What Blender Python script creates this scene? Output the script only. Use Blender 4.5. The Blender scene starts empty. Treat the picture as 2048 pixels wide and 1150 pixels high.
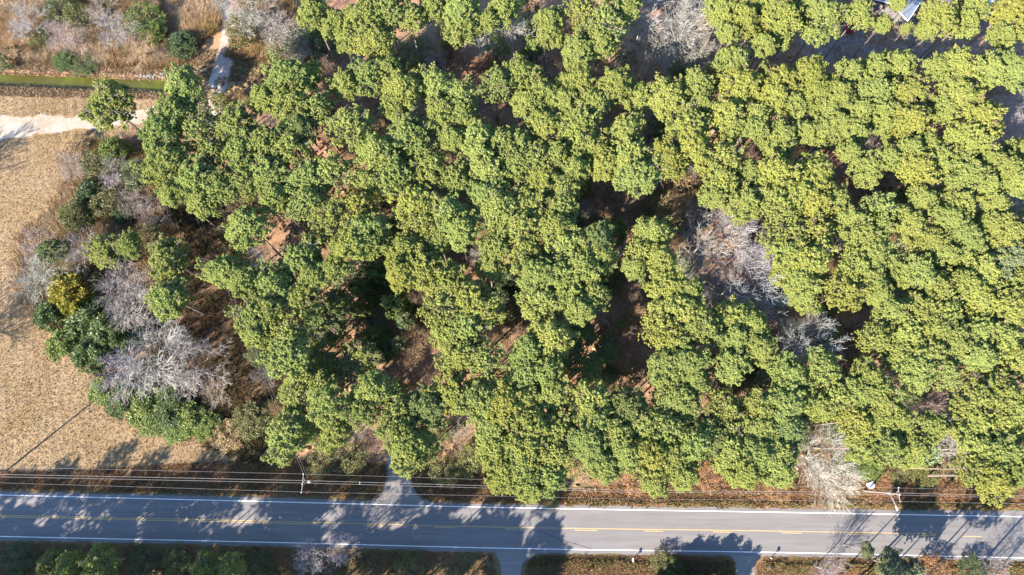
import bpy, bmesh, math, random
import numpy as np
from mathutils import Vector, Matrix
R = math.radians
rng = np.random.default_rng(7)
random.seed(11)
sc = bpy.context.scene
COL = sc.collection

# ------------------------------------------------------------------ camera, sky, sun, exposure
CAM_H = 121.7
TILT = R(14.0)
FPX = 1365.33            # focal length in photo pixels (24 mm on 36 mm, 2048 px wide)
cam_d = bpy.data.cameras.new('camera')
cam_d.lens = 24.0; cam_d.sensor_width = 36.0
cam_d.clip_start = 0.5; cam_d.clip_end = 6000.0
cam = bpy.data.objects.new('camera', cam_d); COL.objects.link(cam)
cam.location = (0, 0, CAM_H); cam.rotation_euler = (TILT, 0, 0)
sc.camera = cam

SUN_EL = R(29.0)
SH = Vector((0.746, 0.666)).normalized()          # direction the shadows run on the ground
world = bpy.data.worlds.new('World'); sc.world = world
world.use_nodes = True
wn = world.node_tree.nodes; wl = world.node_tree.links
sky = wn.new('ShaderNodeTexSky'); sky.sky_type = 'NISHITA'; sky.sun_disc = False
sky.sun_elevation = SUN_EL; sky.sun_rotation = math.atan2(-SH.x, -SH.y) % (2*math.pi)
sky.air_density = 1.0; sky.dust_density = 0.0; sky.ozone_density = 4.0
wn['Background'].inputs['Strength'].default_value = 0.105
wl.new(sky.outputs['Color'], wn['Background'].inputs['Color'])
sun_d = bpy.data.lights.new('sun', 'SUN'); sun_d.energy = 5.0; sun_d.angle = R(0.53)
sun_d.color = (1.0, 0.89, 0.76)
sun = bpy.data.objects.new('sun', sun_d); COL.objects.link(sun)
ld = Vector((SH.x*math.cos(SUN_EL), SH.y*math.cos(SUN_EL), -math.sin(SUN_EL)))
sun.rotation_euler = ld.to_track_quat('-Z', 'Y').to_euler()
sun.location = (-60, -60, 90)
vs = sc.view_settings
vs.view_transform = 'Standard'; vs.look = 'None'; vs.gamma = 1.0; vs.use_curve_mapping = False
vs.exposure = 2.12
try:
    sc.cycles.max_bounces = 6; sc.cycles.diffuse_bounces = 3; sc.cycles.transparent_max_bounces = 4
except Exception: pass

# ------------------------------------------------------------------ helpers
CA, SA = math.cos(TILT), math.sin(TILT)
def at(px, py, z=0.0):
    """place on the plane of height z that the photograph shows at pixel (px, py)"""
    u = (px-1024)/FPX; v = -(py-575)/FPX
    dx, dy, dz = u, v*CA+SA, v*SA-CA
    t = (z-CAM_H)/dz
    return Vector((dx*t, dy*t, z))
def scale_at(px, py, z=0.0):
    a = at(px, py, z); b = at(px+10, py, z)
    return (b-a).length/10.0

def tag(o, label=None, cat=None, group=None, kind=None):
    if label: o['label'] = label
    if cat: o['category'] = cat
    if group: o['group'] = group
    if kind: o['kind'] = kind
    return o
def empty(name, loc, label, cat, group=None, rz=0.0):
    o = bpy.data.objects.new(name, None); COL.objects.link(o)
    o.location = loc; o.rotation_euler = (0, 0, rz); o.empty_display_size = 0.5
    return tag(o, label, cat, group)
def link(name, me, parent=None, mat=None, color=None):
    o = bpy.data.objects.new(name, me); COL.objects.link(o)
    if parent is not None: o.parent = parent
    if mat is not None and not me.materials: me.materials.append(mat)
    if color is not None: o.color = (*color, 1.0)
    return o
def np_mesh(name, V, F, mat=None, tint=None, smooth=False):
    """V (n,3), F (m,3 or 4) ints, tint per face"""
    V = np.asarray(V, dtype=np.float32); F = np.asarray(F, dtype=np.int32)
    me = bpy.data.meshes.new(name)
    k = F.shape[1]
    me.vertices.add(len(V)); me.vertices.foreach_set('co', V.ravel())
    me.loops.add(F.size); me.loops.foreach_set('vertex_index', F.ravel())
    me.polygons.add(len(F))
    me.polygons.foreach_set('loop_start', np.arange(0, F.size, k, dtype=np.int32))
    me.polygons.foreach_set('use_smooth', np.full(len(F), smooth, dtype=bool))
    if tint is not None:
        a = me.attributes.new('tint', 'FLOAT', 'FACE')
        a.data.foreach_set('value', np.asarray(tint, dtype=np.float32))
    me.update(calc_edges=True)
    if mat: me.materials.append(mat)
    return me
class MB:
    """collects boxes, tubes and polygons into one mesh"""
    def __init__(s): s.v = []; s.f = []
    def box(s, c, size, rz=0.0, taper=1.0):
        n = len(s.v); cx, cy, cz = c; hx, hy, hz = [d/2 for d in size]
        ca, sa = math.cos(rz), math.sin(rz)
        for z, k in ((-hz, 1.0), (hz, taper)):
            for x, y in ((-hx, -hy), (hx, -hy), (hx, hy), (-hx, hy)):
                x2, y2 = x*k, y*k
                s.v.append((cx+x2*ca-y2*sa, cy+x2*sa+y2*ca, cz+z))
        for q in ((3,2,1,0), (4,5,6,7), (0,1,5,4), (1,2,6,5), (2,3,7,6), (3,0,4,7)):
            s.f.append(tuple(n+i for i in q))
    def tube(s, pts, rad, sides=8):
        n0 = len(s.v); pts = [Vector(p) for p in pts]
        if not hasattr(rad, '__len__'): rad = [rad]*len(pts)
        for i, p in enumerate(pts):
            d = (pts[min(i+1, len(pts)-1)]-pts[max(i-1, 0)]).normalized()
            a = Vector((0, 0, 1)) if abs(d.z) < 0.9 else Vector((1, 0, 0))
            u = d.cross(a).normalized(); w = d.cross(u)
            for k in range(sides):
                t = 2*math.pi*k/sides
                s.v.append(tuple(p+(u*math.cos(t)+w*math.sin(t))*rad[i]))
        for i in range(len(pts)-1):
            for k in range(sides):
                a = n0+i*sides+k; b = n0+i*sides+(k+1) % sides
                s.f.append((a, b, b+sides, a+sides))
        s.f.append(tuple(n0+k for k in range(sides))[::-1])
        s.f.append(tuple(n0+(len(pts)-1)*sides+k for k in range(sides)))
    def poly(s, pts):
        n = len(s.v); s.v += [tuple(p) for p in pts]; s.f.append(tuple(range(n, n+len(pts))))
    def build(s, name, mat, parent=None, bevel=0.0):
        me = bpy.data.meshes.new(name); me.from_pydata(s.v, [], s.f); me.materials.append(mat)
        if bevel:
            bm = bmesh.new(); bm.from_mesh(me)
            bmesh.ops.bevel(bm, geom=bm.edges[:], offset=bevel, segments=2, affect='EDGES', profile=0.7)
            bm.to_mesh(me); bm.free()
        me.update()
        return link(name, me, parent)

# ------------------------------------------------------------------ materials
def new_mat(name, rough=0.85, spec=0.2):
    m = bpy.data.materials.new(name); m.use_nodes = True
    b = m.node_tree.nodes['Principled BSDF']
    b.inputs['Roughness'].default_value = rough
    b.inputs['Specular IOR Level'].default_value = spec
    return m, m.node_tree.nodes, m.node_tree.links, b
def noise(n, l, vec, scale, detail=5, rough=0.6, dist=0.0):
    t = n.new('ShaderNodeTexNoise'); t.inputs['Scale'].default_value = scale
    t.inputs['Detail'].default_value = detail; t.inputs['Roughness'].default_value = rough
    t.inputs['Distortion'].default_value = dist
    if vec is not None: l.new(vec, t.inputs['Vector'])
    return t.outputs['Fac']
def ramp(n, l, fac, stops):
    r = n.new('ShaderNodeValToRGB'); e = r.color_ramp.elements
    while len(e) < len(stops): e.new(0.5)
    for i, (p, c) in enumerate(stops): e[i].position = p; e[i].color = (*c, 1)
    l.new(fac, r.inputs['Fac']); return r.outputs['Color']
def mix(n, l, fac, a, b, mode='MIX'):
    m = n.new('ShaderNodeMix'); m.data_type = 'RGBA'; m.blend_type = mode
    for sock, v in ((m.inputs[0], fac), (m.inputs[6], a), (m.inputs[7], b)):
        if isinstance(v, (int, float)): sock.default_value = v
        elif isinstance(v, tuple): sock.default_value = (*v, 1)
        else: l.new(v, sock)
    return m.outputs[2]
def mapr(n, l, v, a, b, c=0.0, d=1.0):
    m = n.new('ShaderNodeMapRange'); l.new(v, m.inputs[0])
    for i, x in enumerate((a, b, c, d)): m.inputs[i+1].default_value = x
    return m.outputs[0]
def bump(n, l, b, h, strength=0.5, dist=0.1):
    k = n.new('ShaderNodeBump'); k.inputs['Strength'].default_value = strength
    k.inputs['Distance'].default_value = dist
    l.new(h, k.inputs['Height']); l.new(k.outputs['Normal'], b.inputs['Normal'])
def ground_mat(name, base, patch, fleck, dark, s_patch=0.12, s_fine=2.2, rough=0.95, bump_d=0.12, rows=None):
    m, n, l, b = new_mat(name, rough, 0.08)
    g = n.new('ShaderNodeNewGeometry').outputs['Position']
    f1 = noise(n, l, g, s_patch, 6, 0.65, 0.6)
    f2 = noise(n, l, g, s_fine, 8, 0.75)
    f3 = noise(n, l, g, s_fine*3.1, 4, 0.7)
    c = mix(n, l, mapr(n, l, f1, 0.40, 0.60), base, patch)
    c = mix(n, l, mapr(n, l, f2, 0.50, 0.68), c, fleck)
    c = mix(n, l, mapr(n, l, f3, 0.52, 0.70, 0, 0.75), c, dark)
    if rows:
        w = n.new('ShaderNodeTexWave'); w.wave_type = 'BANDS'; w.bands_direction = 'X'
        mp = n.new('ShaderNodeMapping'); mp.inputs['Rotation'].default_value = (0, 0, R(rows[0]))
        l.new(g, mp.inputs[0]); l.new(mp.outputs[0], w.inputs['Vector'])
        w.inputs['Scale'].default_value = rows[1]; w.inputs['Distortion'].default_value = 4.0
        w.inputs['Detail'].default_value = 3; w.inputs['Detail Scale'].default_value = 0.5
        mask = mapr(n, l, noise(n, l, g, 0.05, 2), 0.45, 0.6)
        mm = n.new('ShaderNodeMath'); mm.operation = 'MULTIPLY'
        l.new(mapr(n, l, w.outputs['Fac'], 0.35, 0.8, 0, rows[2]), mm.inputs[0]); l.new(mask, mm.inputs[1])
        c = mix(n, l, mm.outputs[0], c, dark)
    l.new(c, b.inputs['Base Color'])
    bump(n, l, b, f2, 0.9, bump_d)
    return m
def foliage_mat(name, yellow=(1.22, 1.14, 0.95), deep=(0.72, 0.80, 0.85), rough=0.85, spec=0.12, transl=0.0):
    """colour comes from the object's own colour; each tuft has its own tint"""
    m, n, l, b = new_mat(name, rough, spec)
    oi = n.new('ShaderNodeObjectInfo')
    a = n.new('ShaderNodeAttribute'); a.attribute_name = 'tint'
    g = n.new('ShaderNodeTexCoord').outputs['Object']
    k = ramp(n, l, a.outputs['Fac'], [(0.0, deep), (0.5, (1, 1, 1)), (1.0, yellow)])
    c = mix(n, l, 1.0, oi.outputs['Color'], k, 'MULTIPLY')
    f = noise(n, l, g, 9.0, 2)
    c = mix(n, l, mapr(n, l, f, 0.35, 0.7, 0, 0.35), c, (0.10, 0.085, 0.035))
    l.new(c, b.inputs['Base Color'])
    if transl:
        c = mix(n, l, 1.0, c, (1.25, 1.25, 0.9), 'MULTIPLY')
        tr = n.new('ShaderNodeBsdfTranslucent'); l.new(c, tr.inputs[0])
        ms = n.new('ShaderNodeMixShader'); ms.inputs[0].default_value = transl
        l.new(b.outputs[0], ms.inputs[1]); l.new(tr.outputs[0], ms.inputs[2])
        l.new(ms.outputs[0], n['Material Output'].inputs['Surface'])
    return m
def plain(name, col, rough=0.6, spec=0.3, metal=0.0, var=0.25, scale=3.0):
    m, n, l, b = new_mat(name, rough, spec)
    g = n.new('ShaderNodeTexCoord').outputs['Object']
    f = noise(n, l, g, scale, 5)
    c = mix(n, l, mapr(n, l, f, 0.3, 0.7, 0, 1), tuple(x*(1-var) for x in col), tuple(min(1, x*(1+var)) for x in col))
    l.new(c, b.inputs['Base Color']); b.inputs['Metallic'].default_value = metal
    return m

M = {}
M['forest_floor'] = ground_mat('forest_floor', (0.29, 0.158, 0.098), (0.19, 0.13, 0.08), (0.40, 0.245, 0.16), (0.075, 0.056, 0.04), 0.10, 1.6)
M['field'] = ground_mat('dry_field_grass', (0.265, 0.19, 0.115), (0.205, 0.14, 0.07), (0.33, 0.25, 0.165), (0.17, 0.12, 0.065), 0.07, 1.9, rows=(-14, 0.17, 0.75))
M['scrub'] = ground_mat('scrub_soil', (0.32, 0.19, 0.105), (0.27, 0.18, 0.09), (0.36, 0.26, 0.17), (0.08, 0.055, 0.03), 0.2, 2.0)
M['verge'] = ground_mat('verge_grass', (0.16, 0.098, 0.055), (0.11, 0.10, 0.045), (0.26, 0.155, 0.09), (0.04, 0.03, 0.018), 0.15, 2.6)
M['sand'] = ground_mat('pale_sand', (0.32, 0.285, 0.24), (0.26, 0.21, 0.155), (0.38, 0.345, 0.30), (0.24, 0.19, 0.14), 0.16, 1.1, bump_d=0.03)
M['red_soil'] = ground_mat('rusty_straw_soil', (0.235, 0.115, 0.062), (0.19, 0.095, 0.052), (0.30, 0.16, 0.09), (0.10, 0.055, 0.03), 0.2, 2.5)
M['trail'] = ground_mat('pale_trail_soil', (0.42, 0.35, 0.31), (0.30, 0.22, 0.17), (0.54, 0.48, 0.44), (0.15, 0.10, 0.07), 0.4, 1.8, bump_d=0.05)
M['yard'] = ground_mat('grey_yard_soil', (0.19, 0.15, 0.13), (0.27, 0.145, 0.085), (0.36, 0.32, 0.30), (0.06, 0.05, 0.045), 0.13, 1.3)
M['bank'] = ground_mat('dark_bank_soil', (0.07, 0.055, 0.03), (0.05, 0.05, 0.02), (0.12, 0.09, 0.05), (0.02, 0.018, 0.01), 0.3, 2.5)

def asphalt_mat(name, base):
    m, n, l, b = new_mat(name, 0.85, 0.25)
    g = n.new('ShaderNodeNewGeometry').outputs['Position']
    mp = n.new('ShaderNodeMapping'); mp.inputs['Scale'].default_value = (0.05, 1.0, 1.0); l.new(g, mp.inputs[0])
    f1 = noise(n, l, mp.outputs[0], 0.9, 4, 0.5); f2 = noise(n, l, g, 0.16, 4); f3 = noise(n, l, g, 14, 3)
    c = mix(n, l, mapr(n, l, f1, 0.35, 0.65), tuple(x*0.90 for x in base), tuple(x*1.08 for x in base))
    c = mix(n, l, mapr(n, l, f2, 0.45, 0.7, 0, 0.35), c, tuple(x*0.75 for x in base))
    c = mix(n, l, mapr(n, l, f3, 0.5, 0.8, 0, 0.5), c, tuple(x*1.35 for x in base))
    f4 = noise(n, l, g, 1.3, 6, 0.7); c = mix(n, l, mapr(n, l, f4, 0.62, 0.72, 0, 0.45), c, tuple(x*0.62 for x in base))
    f5 = noise(n, l, mp.outputs[0], 2.6, 3, 0.5); c = mix(n, l, mapr(n, l, f5, 0.5, 0.7, 0, 0.6), c, tuple(x*0.74 for x in base))
    l.new(c, b.inputs['Base Color']); bump(n, l, b, f3, 0.3, 0.01)
    return m
M['asphalt'] = asphalt_mat('worn_asphalt', (0.160, 0.151, 0.150))
M['drive'] = asphalt_mat('driveway_asphalt', (0.19, 0.175, 0.165))
def paint_mat(name, col):
    m, n, l, b = new_mat(name, 0.7, 0.3)
    g = n.new('ShaderNodeNewGeometry').outputs['Position']
    f = noise(n, l, g, 6, 5); f2 = noise(n, l, g, 0.8, 3)
    c = mix(n, l, mapr(n, l, f, 0.52, 0.72, 0, 0.6), col, (0.22, 0.21, 0.2))
    c = mix(n, l, mapr(n, l, f2, 0.5, 0.8, 0, 0.35), c, (0.25, 0.23, 0.21))
    l.new(c, b.inputs['Base Color']); return m
M['white_paint'] = paint_mat('white_road_paint', (0.78, 0.77, 0.74))
M['yellow_paint'] = plain('yellow_road_paint', (0.42, 0.30, 0.13), 0.7, 0.2, 0, 0.12, 2)
M['needles'] = foliage_mat('pine_needles', transl=0.34)
M['leaves'] = foliage_mat('small_leaves', rough=0.5, spec=0.3, transl=0.15)
M['twigs'] = foliage_mat('bare_twigs', (1.2, 1.15, 1.1), (0.62, 0.58, 0.55), 0.9, 0.05)
M['bark'] = plain('grey_brown_bark', (0.195, 0.155, 0.13), 0.95, 0.05, 0, 0.35, 4)
M['wood_pole'] = plain('weathered_pole_wood', (0.19, 0.165, 0.145), 0.9, 0.1, 0, 0.2, 5)
M['metal'] = plain('galvanised_metal', (0.50, 0.52, 0.54), 0.4, 0.5, 0.6, 0.1)
M['wire'] = plain('aluminium_wire', (0.33, 0.32, 0.31), 0.5, 0.5, 0.2, 0.05)
M['white'] = plain('white_enamel', (0.80, 0.82, 0.85), 0.4, 0.5, 0, 0.05)
M['grey'] = plain('grey_enamel', (0.30, 0.31, 0.33), 0.5, 0.5, 0, 0.1)
M['roof_blue'] = plain('blue_grey_roof', (0.17, 0.20, 0.25), 0.6, 0.3, 0, 0.12, 2)
M['roof_pale'] = plain('pale_grey_roof', (0.55, 0.57, 0.60), 0.6, 0.3, 0, 0.08, 2)
M['wall'] = plain('brown_wall', (0.13, 0.12, 0.115), 0.8, 0.2, 0, 0.08)
M['glass'] = plain('dark_glass', (0.03, 0.035, 0.04), 0.1, 0.6, 0, 0.1)
M['red'] = plain('red_paint', (0.42, 0.03, 0.02), 0.35, 0.5, 0, 0.1)
M['black'] = plain('black_rubber', (0.02, 0.02, 0.02), 0.8, 0.3, 0, 0.1)
M['rock'] = plain('pale_rock', (0.19, 0.18, 0.175), 0.9, 0.1, 0, 0.4, 1.2)
def water_mat():
    m, n, l, b = new_mat('duckweed_water', 0.35, 0.4)
    g = n.new('ShaderNodeNewGeometry').outputs['Position']
    f = noise(n, l, g, 0.35, 6, 0.6, 0.5); f2 = noise(n, l, g, 5, 4)
    c = ramp(n, l, f, [(0.32, (0.05, 0.045, 0.010)), (0.5, (0.062, 0.062, 0.010)), (0.68, (0.072, 0.095, 0.010))])
    c = mix(n, l, mapr(n, l, f2, 0.5, 0.75, 0, 0.5), c, (0.10, 0.085, 0.015))
    l.new(c, b.inputs['Base Color']); return m
M['water'] = water_mat()

# ------------------------------------------------------------------ ground sheets
DA, DB = at(-400, 142, 0), at(345, 170, 0)          # axis of the ditch
dn = Vector((DB.x-DA.x, DB.y-DA.y, 0)).normalized(); dp = Vector((-dn.y, dn.x, 0))
def ditch_z(x, y):
    s = (x-DA.x)*dn.x+(y-DA.y)*dn.y
    d = np.abs((x-DA.x)*dp.x+(y-DA.y)*dp.y)
    t = np.clip((2.1-d)/1.1, 0, 1); t = t*t*(3-2*t)
    e = np.clip(((DB-DA).length-s)/2.0, 0, 1)*np.clip((s+300)/2.0, 0, 1)
    return -1.35*t*e
def grid_ground():
    xs = np.concatenate(([-3000, -1200, -500, -250], np.arange(-150, 151, 1.5), [250, 500, 1200, 3000]))
    y0 = min(DA.y, DB.y)-8; y1 = max(DA.y, DB.y)+8
    ys = np.concatenate(([-3000, -1200, -400, -150], np.arange(-70, y0, 2.0), np.arange(y0, y1, 0.35), np.arange(y1+1, 190, 2.5), [300, 600, 1500, 3500]))
    X, Y = np.meshgrid(xs, ys); Z = ditch_z(X, Y)
    V = np.stack([X, Y, Z], -1).reshape(-1, 3)
    nx, ny = len(xs), len(ys)
    i, j = np.meshgrid(np.arange(nx-1), np.arange(ny-1)); a = (j*nx+i).ravel()
    F = np.stack([a, a+1, a+nx+1, a+nx], -1)
    me = np_mesh('ground', V, F, M['forest_floor'], smooth=True)
    return tag(link('ground', me), 'brown woodland floor under the pines', kind='structure')
grid_ground()

def jitter_outline(P, step=0.7, amp=0.35, seed=1):
    r = random.Random(seed); out = []; n = len(P)
    for i in range(n):
        a, b = P[i], P[(i+1) % n]; L = (b-a).length; k = max(1, int(L/step)) if L < 250 else 1
        nrm = Vector((-(b-a).y, (b-a).x, 0)).normalized() if L > 0 else Vector((0, 0, 0))
        for q in range(k):
            p = a.lerp(b, q/k)
            out.append(p+nrm*r.uniform(-amp, amp)+nrm*amp*1.6*math.sin(q*0.35+seed))
    return out
def sheet(name, pts, z, mat, label, amp=0.35, seed=1, step=0.7):
    P = [at(x, y, 0) for x, y in pts]
    if amp: P = jitter_outline(P, step, amp, seed)
    bm = bmesh.new()
    vs_ = [bm.verts.new((p.x, p.y, z)) for p in P]
    f = bm.faces.new(vs_)
    if f.calc_area() and f.normal.z < 0: f.normal_flip()
    f.normal_update()
    if f.normal.z < 0: f.normal_flip()
    bmesh.ops.triangulate(bm, faces=[f])
    me = bpy.data.meshes.new(name); bm.to_mesh(me); bm.free(); me.materials.append(mat)
    return tag(link(name, me), label, kind='structure')
FIELD = [(-900, 183), (150, 187), (300, 192), (318, 215), (300, 255), (215, 285), (140, 300), (128, 400), (90, 440), (45, 470), (30, 560), (75, 640), (120, 700), (185, 750), (240, 815), (330, 868), (440, 885), (570, 895), (530, 925), (250, 940), (120, 948), (-900, 938)]
sheet('field', FIELD, 0.006, M['field'], 'dry tan field with faint crop rows', 0.4, 3)
SCRUB = [(-900, 122), (-300, 124), (0, 134), (200, 143), (345, 148), (372, 140), (400, 150), (412, 205), (450, 200), (480, 150), (560, 140), (640, 140), (700, 118), (690, 95), (640, 90), (600, -60), (560, -400), (-1200, -400)]
sheet('scrubland', SCRUB, 0.006, M['scrub'], 'tan brushy ground north of the ditch', 0.4, 5)
CLEAR = [(318, -30), (325, 50), (350, 95), (385, 110), (410, 80), (440, 60), (450, -30)]
sheet('red_clearing', CLEAR, 0.012, M['red_soil'], 'rust coloured straw clearing beside the trail', 0.3, 9)
VERGE = [(-900, 934), (60, 942), (260, 932), (520, 915), (740, 925), (930, 930), (1100, 985), (1250, 962), (1500, 950), (1580, 900), (1700, 900), (1760, 920), (1900, 930), (2100, 980), (2900, 985), (2900, 1070), (1536, 1030), (1024, 1022), (512, 1006), (0, 995), (-900, 975)]
sheet('north_verge', VERGE, 0.005, M['verge'], 'rusty dry grass verge north of the road', 0.35, 12)
SVERGE = [(-900, 1055), (0, 1070), (512, 1080), (1024, 1096), (1536, 1101), (2048, 1108), (2900, 1130), (2900, 1190), (1700, 1178), (1000, 1172), (-900, 1150)]
sheet('south_verge', SVERGE, 0.005, M['verge'], 'dry grass verge south of the road', 0.35, 14)
SAND = [(-900, 240), (0, 233), (80, 230), (155, 231), (220, 226), (300, 216), (380, 200), (400, 205), (330, 232), (290, 245), (200, 258), (120, 264), (60, 272), (0, 280), (-900, 300)]
sheet('sand_road', SAND, 0.014, M['sand'], 'white sandy farm road at the field edge', 0.25, 21)
TRAIL = [(468, -60), (482, 20), (478, 80), (467, 120), (456, 165), (446, 215), (425, 300), (432, 400), (470, 445), (520, 505), (560, 560), (530, 560), (480, 500), (440, 460), (415, 420), (405, 310), (408, 220), (418, 160), (428, 120), (440, 80), (444, 20), (440, -60)]
sheet('dirt_trail', TRAIL, 0.018, M['trail'], 'pale two rut trail running into the pines', 0.25, 22)
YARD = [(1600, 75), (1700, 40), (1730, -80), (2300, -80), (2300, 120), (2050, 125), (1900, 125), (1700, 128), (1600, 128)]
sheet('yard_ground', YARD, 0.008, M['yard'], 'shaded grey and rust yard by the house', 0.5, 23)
# water in the ditch
me = bpy.data.meshes.new('ditch_water')
wpts = []
e0 = DA-dn*60; e1 = DB-dn*0.6
me.from_pydata([tuple(e0+dp*1.75+Vector((0, 0, -0.85))), tuple(e0-dp*1.75+Vector((0, 0, -0.85))), tuple(e1-dp*1.75+Vector((0, 0, -0.85))), tuple(e1+dp*1.75+Vector((0, 0, -0.85)))], [], [(0, 1, 2, 3)])
me.materials.append(M['water'])
tag(link('ditch_water', me), 'bright green weed covered water in the ditch', kind='structure')

# road
RX = [-900, -400, 0, 256, 512, 768, 1024, 1280, 1536, 1792, 2048, 2500, 2900]
def poly_y(tab, x):
    return float(np.interp(x, tab[0], tab[1]))
T_EDGE = ([-900, 0, 512, 1024, 1536, 2048, 2900], [956, 982, 994, 1010, 1016, 1022, 1034])
T_WN = ([-900, 0, 512, 1024, 1536, 2048, 2900], [964, 990, 1002.5, 1016, 1024, 1033.5, 1049])
T_Y = ([-900, 0, 512, 1024, 1536, 2048, 2900], [1009, 1032, 1043, 1057, 1063, 1073, 1088])
T_WS = ([-900, 0, 512, 1024, 1536, 2048, 2900], [1050, 1073, 1083.5, 1097.5, 1104, 1116, 1132])
T_SE = ([-900, 0, 512, 1024, 1536, 2048, 2900], [1057, 1081, 1091, 1106, 1111, 1121, 1138])
def smooth_line(tab, xs):
    X = np.asarray(tab[0], float); Y = np.asarray(tab[1], float)
    base = np.interp(xs, X, Y); k = 0
    for o in (-180, -90, 90, 180): base = base+np.interp(np.asarray(xs)+o, X, Y)
    return base/5
def strip(name, tabA, offA, tabB, offB, x0, x1, z, mat, label=None, jit=0.0, seed=0, parent=None, kind='structure'):
    xs = np.arange(x0, x1+1, 12.0); ra = random.Random(seed)
    ya = smooth_line(tabA, xs)+offA; yb = smooth_line(tabB, xs)+offB
    V = []
    for i, x in enumerate(xs):
        V.append(tuple(at(x, ya[i]+ra.uniform(-jit, jit), 0)+Vector((0, 0, z))))
        V.append(tuple(at(x, yb[i]+ra.uniform(-jit, jit), 0)+Vector((0, 0, z))))
    F = [(2*i, 2*i+1, 2*i+3, 2*i+2) for i in range(len(xs)-1)]
    me = bpy.data.meshes.new(name); me.from_pydata(V, [], F); me.materials.append(mat)
    o = link(name, me, parent)
    if parent is None: tag(o, label, kind=kind)
    return o
road = strip('road', T_EDGE, 0, T_SE, 0, -900, 2900, 0.030, M['asphalt'], 'two lane grey asphalt road', 1.8, 4)
def line(tab, off, w, x0, x1, mat, name='lane_marking'):
    return strip(name, tab, off-w/2, tab, off+w/2, x0, x1, 0.036, mat, parent=road)
line(T_WN, 0, 1.6, -900, 2900, M['white_paint'], 'edge_line')
line(T_WS, 0, 1.6, -900, 2900, M['white_paint'], 'edge_line')
line(T_Y, -1.6, 1.5, -900, 1872, M['yellow_paint'], 'centre_line')
line(T_Y, 1.8, 1.5, -900, 624, M['yellow_paint'], 'centre_line')
for a, b in ((726, 776), (868, 909), (1010, 1046), (1149, 1194), (1288, 1326), (1426, 1467), (1563, 1604), (1696, 1733), (1835, 1870), (1923, 1963), (2062, 2100), (2200, 2240)):
    n = max(2, int((b-a)/12))
    V = []; F = []
    for i in range(n+1):
        x = a+(b-a)*i/n; y = float(smooth_line(T_Y, np.array([x]))[0])
        V.append(tuple(at(x, y+1.1, 0)+Vector((0, 0, 0.036)))); V.append(tuple(at(x, y+2.6, 0)+Vector((0, 0, 0.036))))
    F = [(2*i, 2*i+1, 2*i+3, 2*i+2) for i in range(n)]
    me = bpy.data.meshes.new('centre_dash'); me.from_pydata(V, [], F); me.materials.append(M['yellow_paint'])
    link('centre_dash', me, road)
def crack_shadow_line(pts, w, name='crack_and_shadow'):
    V = []; F = []; P = [at(*p) for p in pts]
    for i, p in enumerate(P):
        d = (P[min(i+1, len(P)-1)]-P[max(0, i-1)]).normalized(); q = Vector((-d.y, d.x, 0))*w/2
        V += [tuple(p+q+Vector((0, 0, 0.041))), tuple(p-q+Vector((0, 0, 0.041)))]
    F = [(2*i, 2*i+1, 2*i+3, 2*i+2) for i in range(len(P)-1)]
    me = bpy.data.meshes.new(name); me.from_pydata(V, [], F); me.materials.append(M['tar_and_shadow']); link(name, me, road)
M['tar_and_shadow'] = plain('dark_tar_and_shadow', (0.07, 0.068, 0.066), 0.8, 0.2, 0, 0.2)
crack_shadow_line([(1076, 1061), (1100, 1070), (1130, 1082), (1160, 1091), (1184, 1098)], 0.09)  # this diagonal line is an overhead wire's shadow painted on the road
crack_shadow_line([(1462, 1070), (1466, 1082), (1464, 1092)], 0.05); crack_shadow_line([(1478, 1072), (1488, 1070), (1500, 1080), (1494, 1094)], 0.05)
sheet('north_driveway', [(735, 1002), (762, 985), (775, 955), (772, 920), (776, 850), (800, 850), (812, 900), (822, 950), (832, 985), (862, 1006), (858, 1016), (738, 1012)], 0.018, M['drive'], 'pale driveway opening north of the road', 0.12, 31)
sheet('south_driveway', [(985, 1098), (998, 1125), (1006, 1190), (1038, 1190), (1046, 1130), (1080, 1104)], 0.018, M['drive'], 'shaded driveway south of the road beside green verge', 0.12, 32)
sheet('curved_driveway', [(1452, 1104), (1468, 1125), (1476, 1190), (1512, 1190), (1508, 1130), (1530, 1106)], 0.018, M['drive'], 'curved driveway south of the road near mailbox', 0.12, 33)

# ------------------------------------------------------------------ plant meshes
def vnoise(X, Y, s, seed):
    g = np.random.default_rng(seed); T = g.random((64, 64)); x = X*s; y = Y*s
    i = np.floor(x).astype(int); j = np.floor(y).astype(int); fx = x-i; fy = y-j; fx = fx*fx*(3-2*fx); fy = fy*fy*(3-2*fy)
    a = T[i % 64, j % 64]; b = T[(i+1) % 64, j % 64]; c = T[i % 64, (j+1) % 64]; d = T[(i+1) % 64, (j+1) % 64]
    return (a*(1-fx)+b*fx)*(1-fy)+(c*(1-fx)+d*fx)*fy
def ico(sub):
    bm = bmesh.new(); bmesh.ops.create_icosphere(bm, subdivisions=sub, radius=1.0)
    V = np.array([v.co[:] for v in bm.verts]); F = np.array([[v.index for v in f.verts] for f in bm.faces]); bm.free()
    return V, F
ICO1, ICO2 = ico(1), ico(2)
def puffs(P, rad, tmpl, lo=0.6, hi=1.25, zs=0.8, g=None):
    """spiky tufts at P with radius rad -> V, F"""
    g = g or rng
    TV, TF = tmpl; n = len(P)
    k = g.uniform(lo, hi, (n, len(TV), 1))
    th = g.uniform(0, 2*np.pi, n); c, s = np.cos(th), np.sin(th)
    B = TV[None]*k*np.asarray(rad).reshape(-1, 1, 1)
    X = B[:, :, 0]*c[:, None]-B[:, :, 1]*s[:, None]; Y = B[:, :, 0]*s[:, None]+B[:, :, 1]*c[:, None]
    V = np.stack([X, Y, B[:, :, 2]*zs], -1)+P[:, None, :]
    F = TF[None]+(np.arange(n)*len(TV))[:, None, None]
    return V.reshape(-1, 3), F.reshape(-1, 3)
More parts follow.
